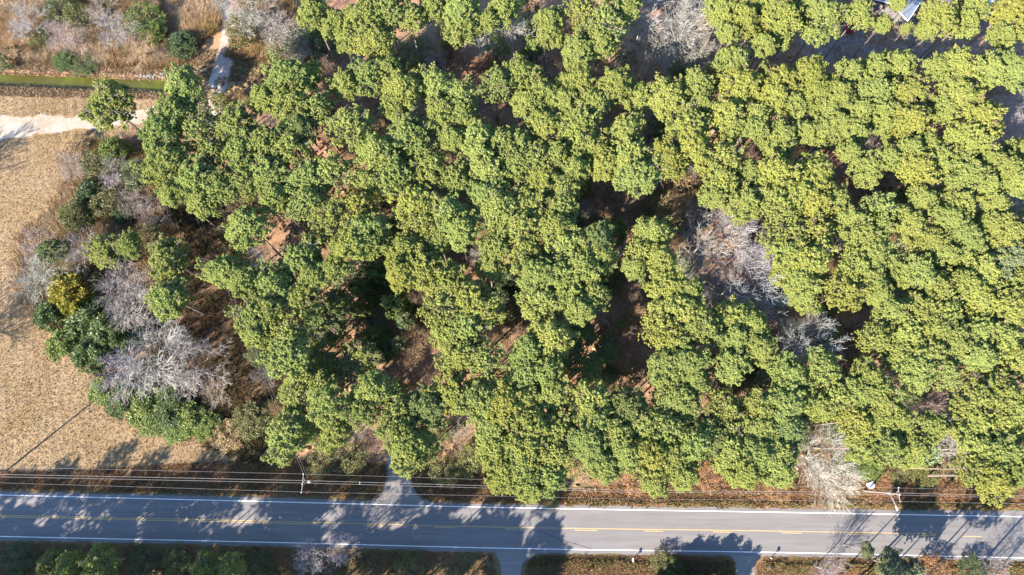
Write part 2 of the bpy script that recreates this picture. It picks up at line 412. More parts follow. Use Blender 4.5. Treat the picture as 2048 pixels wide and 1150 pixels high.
def tubes(segs, sides=3):
    """segs: (n,8) p0 p1 r0 r1"""
    S = np.asarray(segs, float); p0, p1 = S[:, :3], S[:, 3:6]; r0, r1 = S[:, 6], S[:, 7]
    d = p1-p0; d /= np.maximum(np.linalg.norm(d, axis=1, keepdims=True), 1e-6)
    a = np.where(np.abs(d[:, 2:3]) < 0.9, [[0, 0, 1.0]], [[1.0, 0, 0]])
    u = np.cross(d, a); u /= np.linalg.norm(u, axis=1, keepdims=True); w = np.cross(d, u)
    V = []
    for p, r in ((p0, r0), (p1, r1)):
        for k in range(sides):
            t = 2*np.pi*k/sides
            V.append(p+(u*np.cos(t)+w*np.sin(t))*r[:, None])
    V = np.stack(V, 1).reshape(-1, 3); n = len(S); b = (np.arange(n)*2*sides)[:, None]
    F = []
    for k in range(sides):
        k2 = (k+1) % sides
        F.append(np.concatenate([b+k, b+k2, b+k2+sides, b+k+sides], 1))
    return V, np.stack(F, 1).reshape(-1, 4)
def join(parts):
    V = []; F = []; n = 0
    for v, f in parts:
        if f.shape[1] == 4: f = np.concatenate([f[:, [0, 1, 2]], f[:, [0, 2, 3]]])
        V.append(v); F.append(f+n); n += len(v)
    return np.concatenate(V), np.concatenate(F)

def bursts(P, rad, k, w, g, up=0.35):
    """bursts of k flat needle bundles round each point"""
    n = len(P); N = n*k
    d = g.normal(0, 1, (N, 3)); d[:, 2] = d[:, 2]*0.8+up; d /= np.linalg.norm(d, axis=1, keepdims=True)
    e = np.cross(d, g.normal(0, 1, (N, 3))); e /= np.linalg.norm(e, axis=1, keepdims=True)
    r = np.repeat(rad, k)[:, None]; C = np.repeat(P, k, axis=0)+g.normal(0, 0.04, (N, 3)); L = r*g.uniform(0.75, 1.3, (N, 1)); W = w*g.uniform(0.7, 1.3, (N, 1))
    m = C+d*L*0.5
    V = np.stack([C, m+e*W, C+d*L, m-e*W], 1).reshape(-1, 3)
    return V, np.arange(N*4).reshape(-1, 4)
def make_pine(seed, R0=3.3, depth=6.0, nb=34, open_=0.0, npuff=520, pr=(0.11, 0.20), dome=0.95):
    """crown mesh with its top at z=0 (reaching down to -depth) and trunk mesh of height 1..; both in metres"""
    g = np.random.default_rng(seed)
    segs = []; P = []; rad = []; tint = []
    squash = g.uniform(0.85, 1.12); lob = g.uniform(0, 6.28, 3)
    for i in range(nb):
        t = (i+0.5)/nb
        z0 = -0.4-t*(depth-1.2)
        az = i*2.39996+g.normal(0, 0.35)
        prof = (0.30+0.95*math.sin(min(1, t*1.35)*math.pi/2)) if t < 0.72 else 1.2-(t-0.72)*1.3
        L = R0*prof*g.uniform(0.66, 1.0)*(1+0.08*math.sin(2*az+lob[0])+0.06*math.sin(3*az+lob[1]))*0.95
        rise = g.uniform(0.05, 0.40)*L+0.3*(1-t)
        dirv = np.array([math.cos(az)*squash, math.sin(az)/squash, 0])
        a = np.array([0, 0, z0-0.3]); m = a+dirv*L*0.5+[0, 0, rise*0.25]; b = a+dirv*L+[0, 0, rise]
        segs.append([*a, *m, 0.07, 0.05]); segs.append([*m, *b, 0.05, 0.02])
        k = max(4, int(npuff/nb*(0.45+0.75*L/R0)))
        sgn = g.uniform(0.35, 1.05, k) if L > 1.2 else g.uniform(0.1, 1.05, k)
        side = g.normal(0, 0.30, k)*(0.55+0.42*L*(1.15-sgn))
        perp = np.array([-dirv[1], dirv[0], 0]); perp /= np.linalg.norm(perp)
        q = a[None]+dirv[None]*(L*sgn)[:, None]+perp[None]*side[:, None]
        q[:, 2] += rise*sgn**1.6+g.normal(0, 0.16, k)-0.12*np.abs(side)
        P.append(q); rad.append(g.uniform(pr[0], pr[1], k)); bt = g.normal(0, 0.10)
        tint.append(np.clip(0.5+bt+g.normal(0, 0.20, k), 0, 1))
        for j in range(3):
            s = g.uniform(0.4, 0.95); c0 = a+dirv*L*s+[0, 0, rise*s*s]
            c1 = c0+perp*g.uniform(-1, 1)*L*0.3+dirv*0.3+[0, 0, 0.2]
            segs.append([*c0, *c1, 0.03, 0.015])
    nd_ = int(npuff*dome); ra_ = R0*np.sqrt(g.uniform(0, 1, nd_*2)); aa_ = g.uniform(0, 6.283, nd_*2)
    edge = 1+0.08*np.sin(2*aa_+lob[0])+0.07*np.sin(3*aa_+lob[1])+0.08*np.sin(7*aa_+lob[2])
    q = np.stack([ra_*edge*np.cos(aa_)*squash, ra_*edge*np.sin(aa_)/squash, -0.5-depth*0.66*(ra_/R0)**2.5], -1)
    bl = vnoise(q[:, 0]+50, q[:, 1]+50, 1.15, seed); q[:, 2] += (bl-0.5)*0.7; kq = (bl > 0.34)
    q = q[kq][:nd_]; q += g.normal(0, 0.10, q.shape)
    P.append(q); rad.append(g.uniform(pr[0], pr[1], len(q))); tint.append(np.clip(0.52+0.35*(bl[kq][:nd_]-0.5)+g.normal(0, 0.18, len(q)), 0, 1))
    top = np.array([0, 0, -0.35])+g.normal(0, 0.35, (10, 3))*[1, 1, 0.5]
    P.append(top); rad.append(g.uniform(0.2, 0.27, 10)); tint.append(np.clip(g.normal(0.65, 0.15, 10), 0, 1))
    P = np.concatenate(P); rad = np.concatenate(rad); tint = np.concatenate(tint)
    kb = 8 if pr[0] < 0.2 else 16
    V, F = bursts(P, rad*1.45, kb, 0.022, g)
    V1, F1 = puffs(P, rad*(0.95 if pr[0] < 0.2 else 0.7), ICO1, 0.50, 1.35, 0.85, g)
    V, F = join([(V, F), (V1, F1)])
    tint = np.concatenate([np.repeat(tint, kb), np.repeat(tint, kb), np.repeat(tint, len(F1)//len(P))]) 
    fn = 1
    crown = np_mesh('pine_crown', V, F, M['needles'], np.clip(tint+g.normal(0, 0.05, len(tint)), 0, 1))
    tt_ = g.integers(0, len(P), 170)
    for i in tt_:
        c1 = P[i]+[0, 0, g.uniform(0.0, 0.22)]; c0 = c1*[0.72, 0.72, 1.0]+[0, 0, -0.55]+g.normal(0, 0.15, 3)
        segs.append([*c0, *c1, 0.028, 0.016])
    # dead stubs lower down
    for i in range(9):
        z0 = -depth-g.uniform(-0.5, 5.0); az = g.uniform(0, 6.28); L = g.uniform(0.6, 2.4)
        d = np.array([math.cos(az), math.sin(az), g.uniform(-0.1, 0.3)]); a = np.array([0, 0, z0])
        segs.append([*a, *(a+d*L), 0.035, 0.012])
    H0 = 20.0
    pts = []; lean = g.normal(0, 0.22, 2)
    zz = np.linspace(-H0, -0.6, 9)
    for i, z in enumerate(zz):
        f = (z+H0)/H0
        w = math.sin(f*math.pi)
        pts.append(np.array([lean[0]*w, lean[1]*w, z]))
    for i in range(8):
        ra, rb = 0.24-0.20*i/8, 0.24-0.20*(i+1)/8
        segs.append([*pts[i], *pts[i+1], ra, rb])
    tv, tf = tubes(segs, 5)
    trunk = np_mesh('pine_trunk', tv, tf, M['bark'])
    return crown, trunk
PINES = [make_pine(100+i, 3.3, [3.6, 4.4, 4.0, 4.6][i % 4], [34, 40, 44, 37][i % 4], npuff=[1250, 1400, 1550, 1320][i % 4]) for i in range(10)]
THIN = [make_pine(300+i, 3.3, 4.6, 30, npuff=800, pr=(0.11, 0.19), dome=0.45) for i in range(3)]
SPARSE = [make_pine(200+i, 3.3, [5.0, 6.0][i % 2], 26, npuff=290, pr=(0.2, 0.29), dome=0.1) for i in range(4)]

def make_bare(seed, H=13.0, spread=0.62, counts=(7, 6, 6, 5), first=0.30, tw=0.024, wob=0.07):
    """leafless tree: trunk mesh and branch mesh, base at z=0"""
    g = np.random.default_rng(seed); segs = [[], []]; tints = [[], []]
    def grow(p, d, L, r, lev):
        n = 4 if lev == 0 else (3 if lev < 3 else 2)
        pts = [p]; dd = d.copy()
        for i in range(n):
            dd = dd+g.normal(0, wob if lev else 0.03, 3)+np.array([0, 0, 0.05 if lev else 0.0]); dd /= np.linalg.norm(dd)
            q = pts[-1]+dd*L/n
            ra = r*(1-0.75*i/n); rb = r*(1-0.75*(i+1)/n)
            k = 0 if lev == 0 else 1
            segs[k].append([*pts[-1], *q, max(ra, tw*0.8), max(rb, tw*0.55)]); tints[k].append(0.5+g.normal(0, 0.22))
            pts.append(q)
        if lev >= len(counts): return
        c = counts[lev]
        for j in range(c):
            s = (first if lev == 0 else 0.22)+(1-(first if lev == 0 else 0.22))*(j+g.uniform(0.2, 0.9))/c
            f = s*n; i = min(n-1, int(f)); b = pts[i]+(pts[i+1]-pts[i])*(f-i)
            az = j*2.4+g.uniform(-0.5, 0.5)+seed
            a = np.array([0, 0, 1.0]) if abs(dd[2]) < 0.95 else np.array([1.0, 0, 0])
            u = np.cross(dd, a); u /= np.linalg.norm(u); w = np.cross(dd, u)
            ang = spread*g.uniform(0.75, 1.35)
            nd = dd*math.cos(ang)+(u*math.cos(az)+w*math.sin(az))*math.sin(ang)
            nl = L*(0.62-0.22*s)*g.uniform(0.8, 1.25)*(1.15 if lev == 0 else 1.05)
            grow(b, nd/np.linalg.norm(nd), nl, max(r*(1-0.7*s)*0.6, tw), lev+1)
    grow(np.array([0, 0, 0.0]), np.array([0, 0, 1.0]), H*0.62, H*0.0115, 0)
    out = []
    for k, (nm, sd) in enumerate((('bare_trunk', 6), ('bare_branches', 3))):
        v, f = tubes(segs[k], sd)
        me = np_mesh(nm, v, f, M['twigs'], np.clip(np.repeat(tints[k], sd), 0, 1)); out.append(me)
    return out
BARES = [make_bare(1, 13, 0.62, (8, 7, 5, 4), 0.30, 0.023), make_bare(2, 13, 0.70, (9, 7, 5, 4), 0.22, 0.023), make_bare(3, 13, 0.55, (8, 6, 5, 5), 0.25, 0.022), make_bare(4, 13, 0.78, (10, 7, 5, 4), 0.15, 0.024), make_bare(9, 13, 0.5, (7, 6, 5, 4), 0.35, 0.03), make_bare(14, 13, 0.62, (10, 8, 6, 4), 0.12, 0.017, 0.035), make_bare(15, 13, 0.56, (9, 8, 6, 4), 0.15, 0.017, 0.035)]

def leaf_quads(P, size, g, droop=0.3):
    n = len(P); d = g.normal(0, 1, (n, 3)); d[:, 2] = np.abs(d[:, 2])*0.6-droop*0.3; d /= np.linalg.norm(d, axis=1, keepdims=True)
    e = np.cross(d, g.normal(0, 1, (n, 3))); e /= np.linalg.norm(e, axis=1, keepdims=True)
    s = g.uniform(0.6, 1.3, (n, 1))*size
    V = np.stack([P, P+d*s*0.5+e*s*0.28, P+d*s, P+d*s*0.5-e*s*0.28], 1).reshape(-1, 3)
    F = np.arange(n*4).reshape(-1, 4)
    return V, F
def make_leafy(seed, Rr=2.5, H=4.5, nclump=60, per=110, leaf=0.28, fill=1.0):
    """leafy shrub or small tree: leaf mesh and stem mesh, base z=0, top z=H"""
    g = np.random.default_rng(seed); segs = []; LV = []; tint = []
    for i in range(nclump):
        az = g.uniform(0, 6.28); rr = math.sqrt(g.uniform(0, 1))*Rr; t = rr/Rr
        z = H*(1-0.55*t*t)*g.uniform(0.55, 1.0)
        c = np.array([rr*math.cos(az)*1.0, rr*math.sin(az), z])
        cr = g.uniform(0.35, 0.75)*Rr*0.36
        k = int(per*fill)
        d = g.normal(0, 1, (k, 3)); d /= np.linalg.norm(d, axis=1, keepdims=True)
        LV.append(c+d*(cr*g.uniform(0.55, 1.05, (k, 1)))*[1, 1, 0.75])
        tint.append(np.clip(0.5+g.normal(0, 0.12)+g.normal(0, 0.18, k), 0, 1))
        b = np.array([g.normal(0, 0.15), g.normal(0, 0.15), 0.0]); m = (b+c)/2*[0.7, 0.7, 1.1]
        segs.append([*b, *m, 0.05, 0.035]); segs.append([*m, *c, 0.035, 0.012])
    LV = np.concatenate(LV); v, f = leaf_quads(LV, leaf, g)
    lm = np_mesh('shrub_leaves', v, f, M['leaves'], np.concatenate(tint))
    sv, sf = tubes(segs, 4)
    return lm, np_mesh('shrub_stems', sv, sf, M['bark'])
LEAFY = [make_leafy(21), make_leafy(22, 2.5, 4.5, 75, 100), make_leafy(23, 2.5, 4.5, 50, 120, 0.3), make_leafy(24, 2.5, 4.5, 60, 50, 0.22), make_leafy(25, 2.5, 4.5, 80, 90, 0.24)]
print('tris pines', sum(len(c.polygons) for c, t in PINES), 'bare', sum(2*len(b.polygons) for a, b in BARES))

# ------------------------------------------------------------------ labels from landmarks
LAND = [("white sandy road", 90, 255), ("green weedy ditch", 170, 155), ("red soil clearing at the top", 385, 50), ("brushy tan corner", 120, 60),
 ("yellow leafed tree", 140, 590), ("big bare tree by the field", 310, 720), ("driveway mouth north of the road", 797, 965),
 ("crossarm utility pole", 608, 965), ("striped brown opening in the wood", 800, 640), ("wide bare grey thicket", 1450, 500),
 ("small bare tree on red ground", 1610, 680), ("white bare tree beside the road", 1655, 935), ("shaded yard", 1740, 95),
 ("blue grey house roof", 1800, 15), ("pale bare trees at top", 1370, 50), ("white bare tree at right edge", 2015, 240),
 ("street light on the verge", 1790, 990), ("tan leaved tree", 1365, 385), ("brown twiggy tree", 1270, 690), ("trail gap in the wood", 445, 445),
 ("small bare tree among pines", 1745, 285), ("dark brown gully at the top", 900, 110), ("three pale bare trees", 1880, 835),
 ("pink twiggy bush near the driveway", 720, 860), ("dark brown slope of stems", 1215, 395), ("ivy bank by the field", 320, 820)]
DIRS = ['right of', 'above right of', 'above', 'above left of', 'left of', 'below left of', 'below', 'below right of']
ORD = ['nearest', 'second nearest', 'third nearest', 'fourth nearest', 'fifth nearest', 'sixth nearest', 'seventh nearest', 'eighth nearest', 'ninth nearest', 'tenth nearest', 'eleventh nearest', 'twelfth nearest', 'thirteenth nearest', 'fourteenth nearest']
def where(items):
    """items: (px,py) -> phrase for each, unique"""
    keyed = []
    for i, (x, y) in enumerate(items):
        d = [(math.hypot(x-a, y-b), nm, a, b) for nm, a, b in LAND]; d.sort(); _, nm, a, b = d[0]
        k = int(round(math.atan2(-(y-b), x-a)/(math.pi/4))) % 8
        keyed.append((nm, DIRS[k], d[0][0]))
    out = [None]*len(items); seen = {}
    for i in sorted(range(len(items)), key=lambda q: keyed[q][2]):
        nm, dr, _ = keyed[i]; c = seen.get((nm, dr), 0); seen[(nm, dr)] = c+1
        out[i] = (ORD[min(c, 13)], dr, nm)
    return out

# ------------------------------------------------------------------ pines   (crown centre in the photo, radius px, tone)
TONE = {'Y': ((0.258, 0.284, 0.070), 'yellow green'), 'L': ((0.248, 0.290, 0.082), 'light green'), 'G': ((0.240, 0.288, 0.082), 'mid green'),
        'D': ((0.165, 0.210, 0.072), 'dark green'), 'B': ((0.165, 0.205, 0.110), 'blue green')}
PINE_LIST = '''
215 207 50 G 14|365 168 40 G|345 222 45 G|318 262 42 G|395 258 46 L|330 320 48 G|388 352 46 G|425 300 42 G|440 375 36 G|345 385 28 G|405 402 34 G|470 245 44 L|480 305 44 G|490 365 40 G|
529 197 32 D|572 152 42 G|615 150 30 D|692 167 32 L|739 152 40 G|776 137 24 D|803 176 42 L|873 168 42 L|922 190 36 G|993 165 38 L|
579 205 40 G|629 212 38 G|700 250 48 L|595 252 42 D|812 264 46 L|840 298 36 L|789 212 28 G|886 227 38 G|925 232 28 G|906 278 28 D|956 282 42 L|1006 285 38 L|
752 302 42 G|579 298 44 L|532 280 40 G|786 350 42 L|662 345 46 L|612 355 42 G|863 338 36 L|906 358 34 G|980 340 50 L|532 345 42 L|735 362 28 G|550 395 32 G|
746 75 42 L|772 17 42 L|726 33 36 L|625 22 32 G|672 45 32 L|820 35 32 Y|866 12 32 Y|925 52 36 L|920 15 38 G|1006 20 32 L|976 45 24 D|700 80 26 G|
1097 40 28 Y|1101 68 28 D|1164 25 40 Y|1211 40 46 L|1245 13 36 L|1158 100 38 L|1200 82 34 D|1041 146 38 L|1084 186 34 L|1158 162 36 L|1231 167 35 L|
1055 205 34 L|1087 247 42 L|1158 250 45 Y|1170 290 34 L|1188 205 32 L|1130 200 30 D|1278 190 34 Y|1335 190 44 L|1395 172 32 L|1400 205 24 L|1465 118 38 L|1485 168 48 Y|
1455 227 42 L|1462 262 28 Y|1378 250 48 Y|1388 298 40 Y|1251 262 40 L|1254 310 42 L|1278 350 45 L|1208 322 38 Y|1338 322 38 Y|1508 258 30 Y|1512 230 32 L|
1448 317 46 Y|1442 362 42 Y|1498 345 26 Y|1520 368 28 L|1074 318 40 L|1086 360 44 Y|1126 372 34 L|1037 287 36 L|1034 330 32 L|1112 310 30 D|1151 338 30 G|
1445 20 34 Y|1485 33 38 Y|1455 67 22 L|1502 55 22 L|1528 12 34 Y|1525 90 26 D|1563 32 40 Y|1555 68 30 D|1650 32 46 L|1615 12 34 L|1716 30 30 Y|1880 32 40 Y|1850 62 20 Y|1930 40 34 Y|1945 12 34 L|2020 20 42 Y|2004 72 28 Y|2040 58 28 L|1795 8 16 L|1762 50 18 L|1808 62 11 L|
1563 160 44 Y|1549 192 36 Y|1619 150 38 Y|1630 185 36 Y|1672 185 42 L|1652 220 32 L|1586 208 32 L|1703 146 28 D|1750 136 30 L|1797 127 34 L|1873 140 28 Y|1913 130 38 L|1980 138 36 L|2030 140 38 L|
1750 187 36 L|1823 188 45 Y|1766 224 34 Y|1822 240 44 Y|1766 256 22 L|1920 187 42 L|1888 217 32 L|1720 222 28 Y|1706 260 32 Y|1967 234 42 Y|1940 277 44 Y|1853 290 30 L|1820 300 26 L|
1613 264 26 Y|1563 270 34 L|1553 300 30 L|1696 306 24 L|1646 264 32 L|1676 246 24 L|1736 338 34 L|1776 318 28 L|1838 342 44 Y|1933 345 42 L|1890 322 34 G|1974 318 22 G|2010 334 36 L|2038 305 28 L|1972 370 32 L|
1556 344 42 Y|1626 350 46 Y|1590 385 36 Y|2037 362 34 L|
214 497 40 G 12|262 491 26 G 14|331 514 44 L 16|334 592 44 G 16|104 501 28 D 9|492 452 44 G|452 541 42 L|491 562 36 G|505 628 46 L|515 665 32 L|
612 404 44 L|662 434 48 Y|714 415 46 Y|729 458 46 L|699 492 36 Y|742 491 30 L|829 404 46 Y|846 446 42 L|896 427 46 L|920 460 38 L|880 482 28 L|996 415 50 L|968 388 34 L|
812 501 44 Y|840 534 44 Y|802 545 34 Y|602 518 44 G|669 541 28 D|628 558 30 G|990 494 32 L|980 534 30 D|896 571 46 Y|884 611 48 L|942 598 46 Y|928 650 48 L|896 668 36 L|976 624 32 G|
539 568 44 L|535 618 46 L|604 590 46 L|579 662 48 Y|645 645 42 D 10|572 711 46 L|622 695 44 L 10|679 612 32 D 10|605 748 42 L 13|699 738 42 G 10|724 712 36 G 10|652 738 36 G 10|923 712 46 L|968 722 46 L|
1060 408 52 Y|1044 451 42 L|1124 414 38 L|1108 452 36 L|1044 501 40 L|1134 488 50 L|1191 511 40 G|1196 480 36 D|1164 534 36 L|1074 548 42 L|1128 544 40 L|1081 598 44 L|1138 584 46 Y|1184 590 38 L|1158 618 34 L|
1308 467 38 L|1286 505 36 L|1318 515 34 L|1270 536 26 Y|1335 572 44 Y|1378 580 26 L|1355 618 44 L|1322 655 42 Y|1378 640 46 L|1351 682 44 L|1410 656 40 L|1492 402 42 L|1425 394 26 L|1461 634 42 L|1467 672 36 L|1505 648 30 G|1518 695 36 L|
1104 674 44 L|1118 711 44 L 10|1160 668 30 D 10|1214 697 26 D 9|1054 702 34 G|1335 735 40 L|1378 724 36 G|1388 754 34 G|1461 731 38 L|1047 750 40 L|1091 745 36 G|1171 735 32 G 10|
1556 404 46 Y|1625 402 42 Y|1670 398 32 L|1763 415 38 L|1756 450 30 L|1703 444 36 L|1720 466 36 L|1817 444 38 L|1843 398 26 L|1920 402 42 L|1895 436 34 L|1987 404 24 L|
1579 467 50 Y|1632 465 46 Y|1572 506 38 Y|1620 520 46 Y|1582 540 40 Y|1600 566 36 L|1610 598 30 B|1743 506 40 L|1712 532 40 Y|1772 524 32 L|1686 582 42 Y|1743 560 34 L|1797 551 30 L|1756 590 26 L|
1857 484 38 L|1930 474 40 L|1888 508 30 L|2014 461 42 L|1976 452 24 L|1837 544 36 L|1872 576 44 L|1965 538 46 L|1934 570 36 G|2026 516 44 B|2038 562 32 L|1783 624 38 L|1837 622 44 L|1887 626 40 L|1964 600 42 L|2020 618 46 L|
1812 660 44 G|1868 660 44 L|1750 676 34 L|1797 704 38 L|1853 702 44 L|1905 680 40 L|1954 664 42 L|1952 708 42 L|2004 678 40 L|2032 716 40 L|1832 740 42 L|1884 742 40 L|1579 748 40 G|1646 738 42 L|1736 752 34 G|
574 868 46 G 15|600 788 44 L 13|640 776 36 L 13|660 812 40 L|672 866 34 L 15|746 784 44 G|726 826 34 G|796 828 40 G|800 868 42 L|815 905 40 L|846 890 32 L|852 812 42 D|906 786 42 Y|963 800 46 L|1006 808 42 Y|980 842 42 L|990 900 40 L|1006 942 40 Y|
1046 800 46 L|1100 786 44 L|1064 850 44 L|1111 862 44 G|1051 897 44 L|1108 908 40 L|1044 938 44 L|1096 948 40 L|1060 972 32 L|1178 806 44 L|1200 846 40 L|1174 884 40 L|1255 812 40 D|1231 866 46 L|1208 930 34 L|1251 905 38 L|
1358 799 48 L|1331 862 46 G|1300 908 42 Y|1346 916 42 L|1306 944 38 L|1310 968 26 L|1368 950 30 L|1284 850 38 L|1388 888 38 G|1425 872 42 D|1451 816 40 G|1465 906 44 L|1490 942 40 Y|1516 910 42 L|1525 862 42 G|1518 820 38 L|
1569 812 44 G|1572 856 44 D|1556 900 42 L|1554 936 36 L|1630 808 44 L|1672 792 44 L|1713 786 42 L|1755 796 42 G|1713 843 38 Y|1752 850 42 L|1792 838 36 G|1723 893 32 L|1772 893 42 L|1823 898 40 L|1860 856 32 G|
1954 798 46 G|2006 790 46 L|2040 822 40 G|1954 848 46 G|2004 850 46 G|1952 896 42 L|2004 902 46 L|1947 940 38 Y|1990 958 42 Y|2034 942 38 L|
100 1128 26 D 8|140 1138 32 G 9|196 1132 36 G 10|411 1142 32 G 9|462 1138 30 G 9|1780 1130 28 B 7|1728 1100 15 B 9|1824 1138 24 B 7
'''
pines = []
for e in PINE_LIST.replace('\n', '').split('|'):
    e = e.split()
    if not e: continue
    pines.append((float(e[0]), float(e[1]), float(e[2]), e[3], float(e[4]) if len(e) > 4 else None))
print('pines', len(pines))
def place_pine(px, py, rpx, tone, h, label, cat='pine tree', group='pines of the wood', base=None, rad=None, name='pine_tree', pool=None):
    crown, trunk = random.choice(pool or (THIN if random.random() < 0.16 else PINES))
    if h is None: h = random.uniform(18.8, 20.2)
    if base is None:
        p = at(px, py, h-2.0); rad = rpx*scale_at(px, py, h-2.0)
    else: p = base
    s = rad/3.3*1.01
    rt = empty(name, (p.x, p.y, 0), label, cat, group)
    c = link('crown', crown, rt); t = link('trunk', trunk, rt)
    rz = random.uniform(0, 6.28)
    zs = s*random.uniform(0.85, 1.1) if s > 0.75 else s*1.1
    zs = max(0.75, min(zs, 1.25)) if s > 0.5 else zs
    zs = min(zs, h/9.0)
    c.location = t.location = (0, 0, h); c.rotation_euler = t.rotation_euler = (0, 0, rz)
    c.scale = (s*random.uniform(0.93, 1.07), s*random.uniform(0.93, 1.07), zs)
    t.scale = (max(s, 0.5)*0.95, max(s, 0.5)*0.95, h/20.0)
    col, _ = TONE[tone]; k = random.uniform(0.88, 1.12); k2 = random.uniform(0.93, 1.07)
    c.color = (col[0]*k*k2, col[1]*k, col[2]*k/k2, 1)
    return rt
order = sorted([p for p in pines if p[4] is None], key=lambda p: p[2])
small = set(order[:max(0, len(pines)-298)])
extra = [p for p in pines if p in small]; pines = [p for p in pines if p not in small]
wh = where([(a, b) for a, b, *_ in pines])
PROTOS = []
for (a, b, r, tn, h), (o_, d_, l_) in zip(pines, wh):
    size = 'broad' if r >= 44 else ('small' if r < 30 else ('narrow' if r < 35 else 'rounded'))
    PROTOS.append(place_pine(a, b, r, tn, h, f'{size} {TONE[tn][1]} pine, {o_} {d_} the {l_}'))
PROTOS = PROTOS[:3]
def pine_mass(items):
    """the smallest pines of the wood as one object, instancing three of the crowns"""
    me = bpy.data.meshes.new('young_pines'); co = []; sc_ = []; ts = []; rt_ = []; var = []
    for (a, b, r, tn, h) in items:
        h = random.uniform(18.0, 19.4); p = at(a, b, h-2.0); s = r*scale_at(a, b, h-2.0)/3.3*1.05
        co.append((p.x, p.y, h)); sc_.append((s, s, max(0.7, s))); ts.append((max(s, 0.5)*0.95, max(s, 0.5)*0.95, h/20.0))
        rt_.append((0, 0, random.uniform(0, 6.28))); var.append(random.randrange(3))
    me.from_pydata(co, [], [])
    for nm, dat in (('psc', sc_), ('tsc', ts), ('prot', rt_)):
        at_ = me.attributes.new(nm, 'FLOAT_VECTOR', 'POINT'); at_.data.foreach_set('vector', np.array(dat, np.float32).ravel())
    at_ = me.attributes.new('pvar', 'INT', 'POINT'); at_.data.foreach_set('value', np.array(var, np.int32))
    o = link('young_pines', me, color=TONE['L'][0]); tag(o, 'narrow green pines filling gaps between the broad crowns', kind='stuff')
    ng = bpy.data.node_groups.new('pine_mass', 'GeometryNodeTree')
    ng.interface.new_socket('Geometry', in_out='INPUT', socket_type='NodeSocketGeometry'); ng.interface.new_socket('Geometry', in_out='OUTPUT', socket_type='NodeSocketGeometry')
    N, L = ng.nodes, ng.links; gi = N.new('NodeGroupInput'); go = N.new('NodeGroupOutput'); jn = N.new('GeometryNodeJoinGeometry')
    def attr(nm, ty):
        n = N.new('GeometryNodeInputNamedAttribute'); n.data_type = ty; n.inputs['Name'].default_value = nm
        return [q for q in n.outputs if q.enabled and q.name == 'Attribute'][0]
    cr = [[c for c in t_.children] for t_ in PROTOS]
    for k in range(3):
        cmp_ = N.new('FunctionNodeCompare'); cmp_.data_type = 'INT'; cmp_.operation = 'EQUAL'
        ii = [q for q in cmp_.inputs if q.enabled]; L.new(attr('pvar', 'INT'), ii[0]); ii[1].default_value = k
        for nm in ('crown', 'trunk'):
            ob = [c for c in cr[k] if c.name.startswith(nm)][0]
            oi = N.new('GeometryNodeObjectInfo'); oi.transform_space = 'ORIGINAL'; oi.inputs['Object'].default_value = ob
            ip = N.new('GeometryNodeInstanceOnPoints'); L.new(gi.outputs[0], ip.inputs['Points']); L.new(cmp_.outputs[0], ip.inputs['Selection'])
            L.new(oi.outputs['Geometry'], ip.inputs['Instance']); L.new(attr('psc' if nm == 'crown' else 'tsc', 'FLOAT_VECTOR'), ip.inputs['Scale'])
            er = N.new('FunctionNodeEulerToRotation'); L.new(attr('prot', 'FLOAT_VECTOR'), er.inputs[0]); L.new(er.outputs[0], ip.inputs['Rotation'])
            L.new(ip.outputs[0], jn.inputs[0])
    L.new(jn.outputs[0], go.inputs[0]); md = o.modifiers.new('mass', 'NODES'); md.node_group = ng
pine_mass(extra)
# pines standing south of the road, just outside the picture, whose shade crosses the road
SOUTH = []
rs = random.Random(5)
for y in (1172, 1218, 1262, 1345, 1392):
    x = -420+rs.uniform(0, 40)
    while x < 840:
        if not (x < -120 and y < 1190): SOUTH.append((x, y+rs.uniform(-7, 14), 0 if y > 1300 else 1))
        x += rs.uniform(58, 112) if y < 1300 else rs.uniform(52, 85)
for y in (1176, 1214, 1262):
    x = 1665+rs.uniform(0, 50)+(y-1178)*0.4-110*(y > 1200)
    while x < 2140:
        SOUTH.append((x, y+rs.uniform(-6, 12), 1)); x += rs.uniform(75, 150)
for (a, b, sp) in SOUTH:
    p = at(a, b, 0); place_pine(0, 0, 0, 'G', rs.uniform(17, 21), 'tall pine south of the road, its shade on the asphalt', group='pines south of the road', base=p, rad=rs.uniform(2.3, 3.3), pool=SPARSE if sp else PINES)

